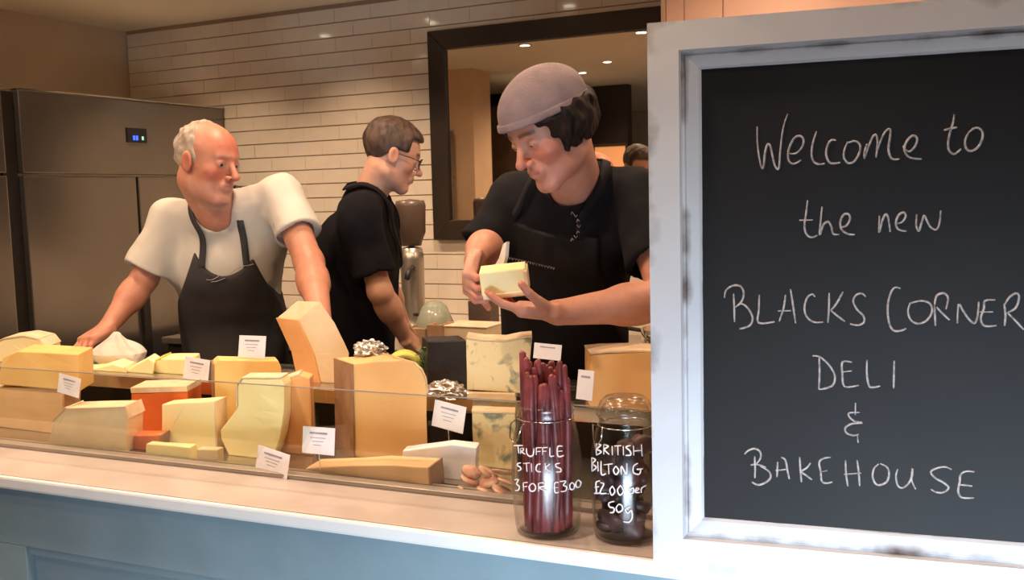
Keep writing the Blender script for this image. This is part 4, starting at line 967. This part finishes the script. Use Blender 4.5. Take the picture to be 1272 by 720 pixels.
T1 = [[(75, 120), (130, 118), (175, 118)], [(120, 118), (125, 160), (130, 205)], [(150, 150), (150, 210)], [(148, 150), (180, 150), (175, 178), (150, 180), (200, 215)],
      [(215, 150), (218, 200), (240, 232), (268, 238), (292, 215), (300, 150)], [(325, 145), (325, 225)], [(322, 145), (385, 140)], [(325, 185), (372, 182)], [(395, 143), (395, 222)], [(392, 143), (455, 138)], [(395, 182), (440, 180)],
      [(478, 140), (480, 235), (525, 232)], [(620, 125), (565, 132), (570, 238), (635, 228)], [(565, 182), (618, 178)],
      [(150, 312), (120, 318), (115, 342), (145, 360), (152, 385), (120, 402)], [(180, 318), (250, 312)], [(215, 316), (222, 410)], [(270, 318), (275, 412)], [(375, 325), (340, 330), (322, 370), (335, 405), (380, 412)], [(425, 315), (428, 412)], [(480, 322), (432, 368), (492, 412)], [(590, 315), (545, 325), (548, 355), (595, 375), (600, 408), (545, 412)],
      [(85, 500), (125, 500), (105, 545), (135, 575), (125, 615), (90, 620)], [(180, 535), (182, 625)], [(178, 535), (228, 530)], [(182, 578), (222, 574)], [(270, 545), (245, 580), (262, 625), (305, 622), (318, 580), (298, 548), (270, 545)], [(350, 540), (352, 630)], [(350, 540), (410, 535), (415, 570), (355, 590), (455, 628)],
      [(575, 530), (530, 540), (535, 640), (580, 636)], [(515, 590), (572, 585)], [(590, 520), (655, 515), (628, 560), (665, 580), (650, 625), (600, 632)], [(685, 605), (692, 606)], [(725, 530), (700, 560), (710, 605), (745, 600), (752, 555), (725, 530)], [(790, 505), (768, 535), (775, 580), (808, 578), (825, 530), (800, 505), (790, 505)]]
strokes('marker_stroke', j1, (630, 540), 9.0, T1, h1, .0013, 'marker')
T2 = [[(92, 95), (95, 180)], [(92, 97), (128, 105), (98, 135), (132, 155), (95, 180)], [(150, 100), (150, 175)], [(150, 100), (185, 115), (155, 138), (190, 175)], [(212, 112), (214, 180)], [(228, 112), (280, 110)], [(255, 112), (256, 180)], [(295, 112), (297, 180)], [(350, 108), (315, 120), (345, 148), (350, 178), (312, 182)], [(372, 110), (374, 182)], [(374, 150), (428, 145)], [(430, 100), (436, 188)],
      [(60, 200), (62, 300)], [(60, 200), (88, 215), (64, 245), (95, 270), (62, 300)], [(105, 230), (108, 300)], [(130, 225), (132, 322), (165, 318)], [(150, 252), (215, 245)], [(185, 248), (188, 322)], [(240, 262), (222, 292), (240, 325), (262, 295), (240, 262)], [(280, 325), (282, 262), (318, 322), (322, 240)], [(405, 240), (372, 262), (372, 310), (412, 322), (425, 290), (395, 285), (442, 282)],
      [(120, 372), (92, 385), (95, 455), (80, 465), (128, 462)], [(80, 420), (112, 415)], [(125, 385), (150, 395), (128, 440), (125, 465), (170, 465)], [(180, 468), (186, 468)], [(215, 410), (195, 440), (210, 478), (232, 450), (215, 410)], [(275, 405), (252, 440), (270, 478), (298, 448), (275, 405)], [(340, 430), (348, 500)], [(340, 435), (370, 425), (368, 460), (345, 462)], [(385, 450), (412, 432), (395, 425), (385, 455), (418, 458)], [(430, 460), (432, 425), (468, 405)],
      [(228, 525), (190, 535), (192, 565), (225, 575), (222, 605), (195, 608)], [(260, 545), (242, 575), (258, 605), (288, 588), (285, 555), (260, 545)], [(345, 565), (312, 585), (330, 612), (355, 590), (362, 640), (340, 678), (295, 675)]]
strokes('marker_stroke', j2, (725, 535), 6.0, T2, h2, .0014, 'marker')
# ================================================================ CHALKBOARD
ba = math.radians(7.1); BL = onZ(812, 702, .951); e1 = np.array([math.cos(ba), math.sin(ba), 0]); e2 = np.array([-math.sin(ba), math.cos(ba), 0])
BM = Matrix(((e1[0], e2[0], 0, BL[0]), (e1[1], e2[1], 0, BL[1]), (0, 0, 1, .951), (0, 0, 0, 1)))   # local: x along, y away, z up
def bplane(px, py, off=0):
    d = ray(px, py); t = np.dot(BL+e2*off-CAM, e2)/np.dot(d, e2); return CAM+d*t
def bl(px, py): p = bplane(px, py)-BL; return float(p@e1), float(p[2]+BL[2]-.951)
tl = bl(807, 29); il = bl(870.5, 85); ib = bl(873, 645); ir = bl(1272, 52)
BH = tl[1]; BW = 1.02; fw_ = (il[0]+ib[0])/2; print('board', tl, il, ib, BH)
cb = thing('chalkboard', 'large chalkboard in a distressed white frame standing on the counter ledge', 'chalkboard', tuple(BL[:2])+(.951,))
fb = ib[1]; ft = BH-il[1]
prof = [(0, .020), (0, 0), (.003, -.004), (.60, -.004), (.64, .004), (.68, .0065), (.72, .002), (.95, .008), (1, .012), (1, .020)]
def rail_board(c0, c1, i0, i1):
    """outer corners c0,c1 and inner corners i0,i1 in board (x,z); sweeps the moulding between the mitres"""
    bm = bmesh.new(); N = 24; wl = bm.verts.layers.float.new('wear'); rings = []
    for s in range(N+1):
        t = s/N; a = np.array(c0)*(1-t)+np.array(c1)*t; b = np.array(i0)*(1-t)+np.array(i1)*t; rg = []
        for w, y in prof:
            q = a*(1-w)+b*w; v = bm.verts.new(BM @ Vector((q[0], y+noise.noise(Vector((q[0]*30, q[1]*30, w*9)))*.0008, q[1]))); v[wl] = .8 if (.6 < w < .76 or w in (0, 1)) and y < .019 else .3
            if 1e-9 < w < .1: v[wl] = .7
            rg.append(v)
        rings.append(rg)
    for a, b in zip(rings, rings[1:]):
        for k in range(len(prof)): bm.faces.new((a[k], a[(k+1) % len(prof)], b[(k+1) % len(prof)], b[k]))
    bm.faces.new(rings[0][::-1]); bm.faces.new(rings[-1]); bmesh.ops.recalc_face_normals(bm, faces=bm.faces[:])
    rel(obj('frame_rail', bm, M['frame'], None), cb)
o0, o1, o2, o3 = (0, 0), (BW, 0), (BW, BH), (0, BH); i0, i1, i2, i3 = (fw_, fb), (BW-fw_, fb), (BW-fw_, BH-ft), (fw_, BH-ft)
rail_board(o0, o1, i0, i1); rail_board(o3, o2, i3, i2); rail_board(o0, o3, i0, i3); rail_board(o1, o2, i1, i2)
pn = boxo('slate_panel', (fw_-.01, .013, fb-.01), (BW-fw_+.01, .019, BH-ft+.01), M['slate'], None, 0, BM); rel(pn, cb)
rel(boxo('backing_board', (.006, .0195, .006), (BW-.006, .024, BH-.006), M['cardboard'], None, 0, BM), cb)
for x in (.12, BW-.16): rel(boxo('support_foot', (x, .024, 0), (x+.04, .085, .03), M['board_wood'], None, .003, BM), cb)
hb = lambda x, y: bplane(x, y, .0128)
def letters(org, sc, L): strokes('chalk_stroke', pn, org, sc, L, hb, .0017, 'chalk')
letters((920, 130), 7.95, [[(163, 215), (165, 350), (180, 500), (205, 612), (225, 612), (240, 480), (262, 395), (290, 400), (310, 480), (335, 590), (362, 635), (380, 610), (392, 450), (420, 230), (465, 90)],
    [(478, 480), (545, 480), (605, 420), (622, 350), (590, 310), (535, 325), (490, 400), (468, 480), (480, 560), (530, 582), (600, 545)], [(750, 262), (715, 370), (700, 480), (720, 560), (770, 588), (830, 580)],
    [(945, 352), (895, 350), (855, 410), (845, 490), (870, 560), (910, 580), (985, 570)], [(1060, 365), (1025, 440), (1020, 520), (1060, 575), (1120, 560), (1170, 480), (1180, 400), (1130, 358), (1065, 375)]])
letters((1070, 130), 7.95, [[(55, 385), (30, 470), (30, 535)], [(30, 530), (60, 440), (110, 320), (145, 300), (160, 380), (145, 520)], [(150, 470), (200, 330), (245, 255), (285, 245), (280, 340), (268, 440), (290, 520), (330, 540), (375, 535)],
    [(410, 405), (430, 440), (480, 460), (535, 400), (550, 330), (510, 305), (455, 350), (425, 430), (450, 500), (510, 530), (595, 535)], [(915, 95), (905, 180), (870, 290), (855, 400), (875, 465), (925, 485), (985, 435)], [(815, 252), (880, 235), (945, 222)],
    [(1120, 232), (1065, 270), (1025, 350), (1035, 430), (1080, 458), (1145, 425), (1190, 350), (1195, 270), (1150, 228), (1090, 240)]])
letters((980, 240), 6.36, [[(148, 55), (135, 160), (122, 260), (140, 325), (180, 348), (225, 330)], [(82, 213), (190, 210)], [(262, 105), (250, 220), (243, 330), (270, 250), (310, 225), (335, 265), (350, 320), (400, 325)],
    [(400, 265), (450, 258), (482, 205), (470, 165), (430, 170), (405, 230), (420, 290), (470, 322), (520, 325)], [(715, 175), (712, 310), (735, 220), (765, 165), (785, 200), (800, 305)], [(845, 240), (895, 225), (922, 180), (905, 150), (865, 175), (845, 235), (865, 285), (930, 300)],
    [(1010, 165), (1005, 250), (1025, 298), (1045, 240), (1068, 175), (1090, 215), (1120, 268), (1165, 285), (1190, 230), (1200, 135)]])
letters((890, 340), 6.36, [[(62, 190), (75, 130), (130, 92), (190, 98), (215, 150), (200, 215), (150, 262)], [(135, 155), (140, 260), (142, 380)], [(150, 262), (200, 235), (255, 280), (285, 350), (260, 410), (180, 435)], [(338, 165), (335, 280), (332, 385), (460, 378)],
    [(545, 165), (530, 270), (495, 375)], [(585, 120), (605, 250), (625, 390)], [(485, 293), (590, 290)], [(780, 182), (755, 160), (715, 190), (695, 270), (715, 340), (770, 380), (845, 380)], [(890, 150), (888, 270), (880, 385)], [(1000, 140), (950, 230), (905, 285)], [(900, 285), (960, 335), (1015, 375)],
    [(1180, 180), (1150, 155), (1105, 165), (1080, 215), (1110, 280), (1160, 330), (1165, 380), (1120, 405), (1055, 395)]])
letters((1072, 340), 6.36, [[(298, 115), (250, 108), (215, 160), (195, 260), (205, 380), (240, 445), (300, 448), (340, 430)], [(375, 225), (355, 290), (375, 360), (430, 392), (500, 370), (545, 300), (530, 235), (460, 212), (380, 230)], [(565, 250), (568, 330), (572, 410)], [(565, 250), (580, 175), (635, 152), (672, 190), (655, 280)], [(580, 260), (625, 310), (685, 365)],
    [(745, 390), (755, 240), (790, 290), (835, 355), (880, 388), (905, 330), (915, 220)], [(1045, 205), (965, 212), (955, 270), (930, 350), (960, 410), (1055, 408)], [(920, 300), (1028, 300)], [(1115, 235), (1125, 320), (1118, 410)], [(1120, 240), (1160, 180), (1215, 152), (1232, 190), (1205, 270), (1140, 305)], [(1140, 305), (1210, 375), (1270, 440)]])
letters((1000, 430), 6.0, [[(55, 70), (110, 78), (180, 140), (222, 220), (205, 290), (140, 315), (100, 318)], [(105, 80), (108, 200), (102, 318)], [(350, 118), (280, 115), (278, 200), (295, 298), (400, 290)], [(278, 190), (350, 182)], [(462, 100), (460, 200), (475, 290), (505, 305), (560, 295)], [(665, 105), (662, 210), (660, 312)],
    [(376, 420), (374, 510)], [(408, 492), (330, 495), (330, 525), (375, 560), (428, 568), (350, 575), (300, 605), (310, 645), (360, 662), (400, 655)], [(390, 660), (395, 718)]])
letters((915, 550), 7.95, [[(78, 110), (120, 70), (185, 55), (235, 90), (235, 150), (195, 205)], [(178, 130), (182, 240), (180, 345)], [(140, 218), (200, 208), (290, 240)], [(230, 225), (320, 280), (335, 340), (290, 385), (215, 412), (150, 385)], [(405, 185), (402, 260), (398, 335)], [(440, 140), (480, 165), (500, 260), (520, 355)], [(385, 270), (500, 258)],
    [(622, 135), (630, 260), (640, 385)], [(730, 195), (690, 245), (640, 280), (690, 320), (745, 362)], [(930, 140), (860, 150), (815, 190), (830, 280), (840, 370), (880, 395), (945, 385)], [(835, 283), (895, 270)], [(1075, 170), (1080, 300), (1098, 425)], [(1190, 165), (1205, 290), (1215, 425)], [(1060, 308), (1230, 295)]])
letters((1065, 560), 7.95, [[(210, 125), (165, 170), (150, 250), (180, 320), (230, 332), (290, 300), (312, 230), (295, 160), (225, 122)], [(398, 175), (380, 250), (400, 340), (450, 360), (510, 310), (540, 240), (545, 170), (535, 280), (575, 375)],
    [(930, 180), (870, 155), (790, 165), (725, 205), (770, 265), (850, 310), (900, 360), (850, 405), (780, 405), (725, 375)], [(1155, 205), (1075, 198), (1020, 230), (1010, 300), (995, 390), (1020, 450), (1080, 462), (1150, 460)], [(1005, 330), (1070, 335), (1135, 345)]])
# ================================================================ things on the back worktop
WT = .9105
def at_wt(px, Y): p = onY(px, 300, Y); return p
g = at_wt(511, 3.80); t = thing('coffee_grinder', 'tall grey grinder with a smoked hopper against the tiles behind the man in glasses', 'grinder', (g[0], g[1], WT))
z0 = float(onY(511, 385, 3.8)[2]); z1 = float(onY(511, 305, 3.8)[2]); z2 = float(onY(511, 247, 3.8)[2])
bm = bmesh.new(); lathe(bm, [(.001, 0), (.075, 0), (.078, .01), (.078, .03), (.06, .05), (.052, .10), (.055, z1-WT-.06), (.048, z1-WT-.01), (.001, z1-WT)], (g[0], g[1], WT), 28); rel(obj('body', bm, M['steel'], None, True), t)
bm = bmesh.new(); lathe(bm, [(.001, 0), (.045, 0), (.050, .02), (.066, .06), (.070, z2-z1-.03), (.064, z2-z1-.008), (.001, z2-z1)], (g[0], g[1], z1), 28); rel(obj('hopper', bm, M['smoke'], None, True), t)
bm = bmesh.new(); tube(bm, [(g[0]+.03, g[1]-.05, z1-.10), (g[0]+.04, g[1]-.10, z1-.115), (g[0]+.045, g[1]-.12, z1-.14)], [.018, .014, .012], 10); rel(obj('spout', bm, M['dark'], None, True), t)
bm = bmesh.new(); tube(bm, [(g[0]+.04, g[1]-.06, WT+.12), (g[0]+.10, g[1]-.12, WT+.13)], [.008, .010], 8); rel(obj('lever', bm, M['dark'], None, True), t)
g = at_wt(537, 3.66); t = thing('glass_bowl', 'greenish glass bowl turned upside down on the back worktop', 'bowl', (g[0], g[1], WT))
zt = float(onY(535, 374, 3.66)[2])
bm = bmesh.new(); hh = zt-WT; lathe(bm, [(.085, .0), (.088, .004), (.080, hh*.55), (.055, hh*.88), (.03, hh), (.001, hh), (.03, hh-.006), (.052, hh*.84), (.076, hh*.5), (.083, .002)], (g[0], g[1], WT), 32); rel(obj('bowl', bm, M['greenglass'], None, True), t)
def crate(px0, px1, ytop, Y, dep, label, m, name='wooden_crate', cat='crate', a=0):
    p0, p1 = onY(px0, ytop, Y), onY(px1, ytop, Y); h = p0[2]-WT; w = p1[0]-p0[0]
    t = thing(name, label, cat, ((p0[0]+p1[0])/2, Y+dep/2, WT)); x0, x1, y0, y1 = p0[0], p1[0], Y, Y+dep
    rel(boxo('front_board', (x0, y0, WT), (x1, y0+.008, WT+h), M[m], None, .002), t); rel(boxo('back_board', (x0, y1-.008, WT), (x1, y1, WT+h), M[m], None, .002), t)
    rel(boxo('side_board', (x0, y0+.008, WT), (x0+.008, y1-.008, WT+h), M[m], None, .002), t); rel(boxo('side_board', (x1-.008, y0+.008, WT), (x1, y1-.008, WT+h), M[m], None, .002), t)
    rel(boxo('base_board', (x0+.008, y0+.008, WT), (x1-.008, y1-.008, WT+h*.9 if m == 'cardboard' else WT+.008), M[m], None, .001), t); return t
crate(500, 528, 407, 3.52, .12, 'brown crate on the back worktop beside the arm of the man in glasses', 'cardboard')
crate(530, 547, 403, 3.52, .12, 'narrow brown box beside the cream box on the back worktop', 'cardboard', 'narrow_box', 'box')
p0, p1 = onY(547, 405, 3.55), onY(605, 403, 3.55)
t = thing('paper_box', 'cream paper box on the back worktop behind the blue-veined cheese', 'box', ((p0[0]+p1[0])/2, 3.6, WT))
rel(boxo('carton', (p0[0], 3.55, WT), (p1[0], 3.72, p0[2]), M['c_cream'], None, .003), t); rel(boxo('lid_flap', (p0[0]-.002, 3.545, p0[2]), (p1[0]+.002, 3.725, p0[2]+.004), M['rindp'], None, .001), t)
g = onY(541, 390, 3.56); bm = bmesh.new(); lathe(bm, [(.001, 0), (.022, 0), (.024, .01), (.024, .05), (.012, .075), (.012, .095), (.001, .097)], seg=20); o = obj('pepper_pot', bm, M['dark'], None, True); 
o.location = (g[0]-.03, 3.57, WT+.11); bpy.data.objects.remove(o)
g = onY(550, 380, 3.78); bm = bmesh.new(); lathe(bm, [(.001, 0), (.025, 0), (.027, .01), (.027, .09), (.012, .12), (.013, .16), (.001, .162)], seg=20); o = obj('sauce_bottle', bm, M['bottle'], None, True); o.location = (g[0], 3.78, WT); tag(o, 'small dark bottle on the back worktop right of the glass bowl', 'bottle')
g = onY(600, 400, 3.95); t = boxo('knife_block', (g[0]-.05, 3.9, WT), (g[0]+.06, 4.0, float(onY(600, 372, 3.95)[2])), M['smoke'], None, .006); tag(t, 'dark grey box against the tiles behind the hands of the young man', 'box')
g = onY(790, 415, 3.3); t = thing('steel_pan', 'steel pan on the back worktop right of the young man', 'pan', (g[0], 3.75, WT))
bm = bmesh.new(); lathe(bm, [(.001, 0), (.11, 0), (.12, .01), (.125, .10), (.121, .10), (.116, .012), (.001, .008)], (g[0], 3.75, WT), 36); rel(obj('pan_body', bm, M['chrome'], None, True), t)
bm = bmesh.new(); tube(bm, [(g[0]-.12, 3.75, WT+.085), (g[0]-.2, 3.72, WT+.10), (g[0]-.29, 3.69, WT+.105)], [.008, .009, .010], 8); rel(obj('handle', bm, M['dark'], None, True), t)
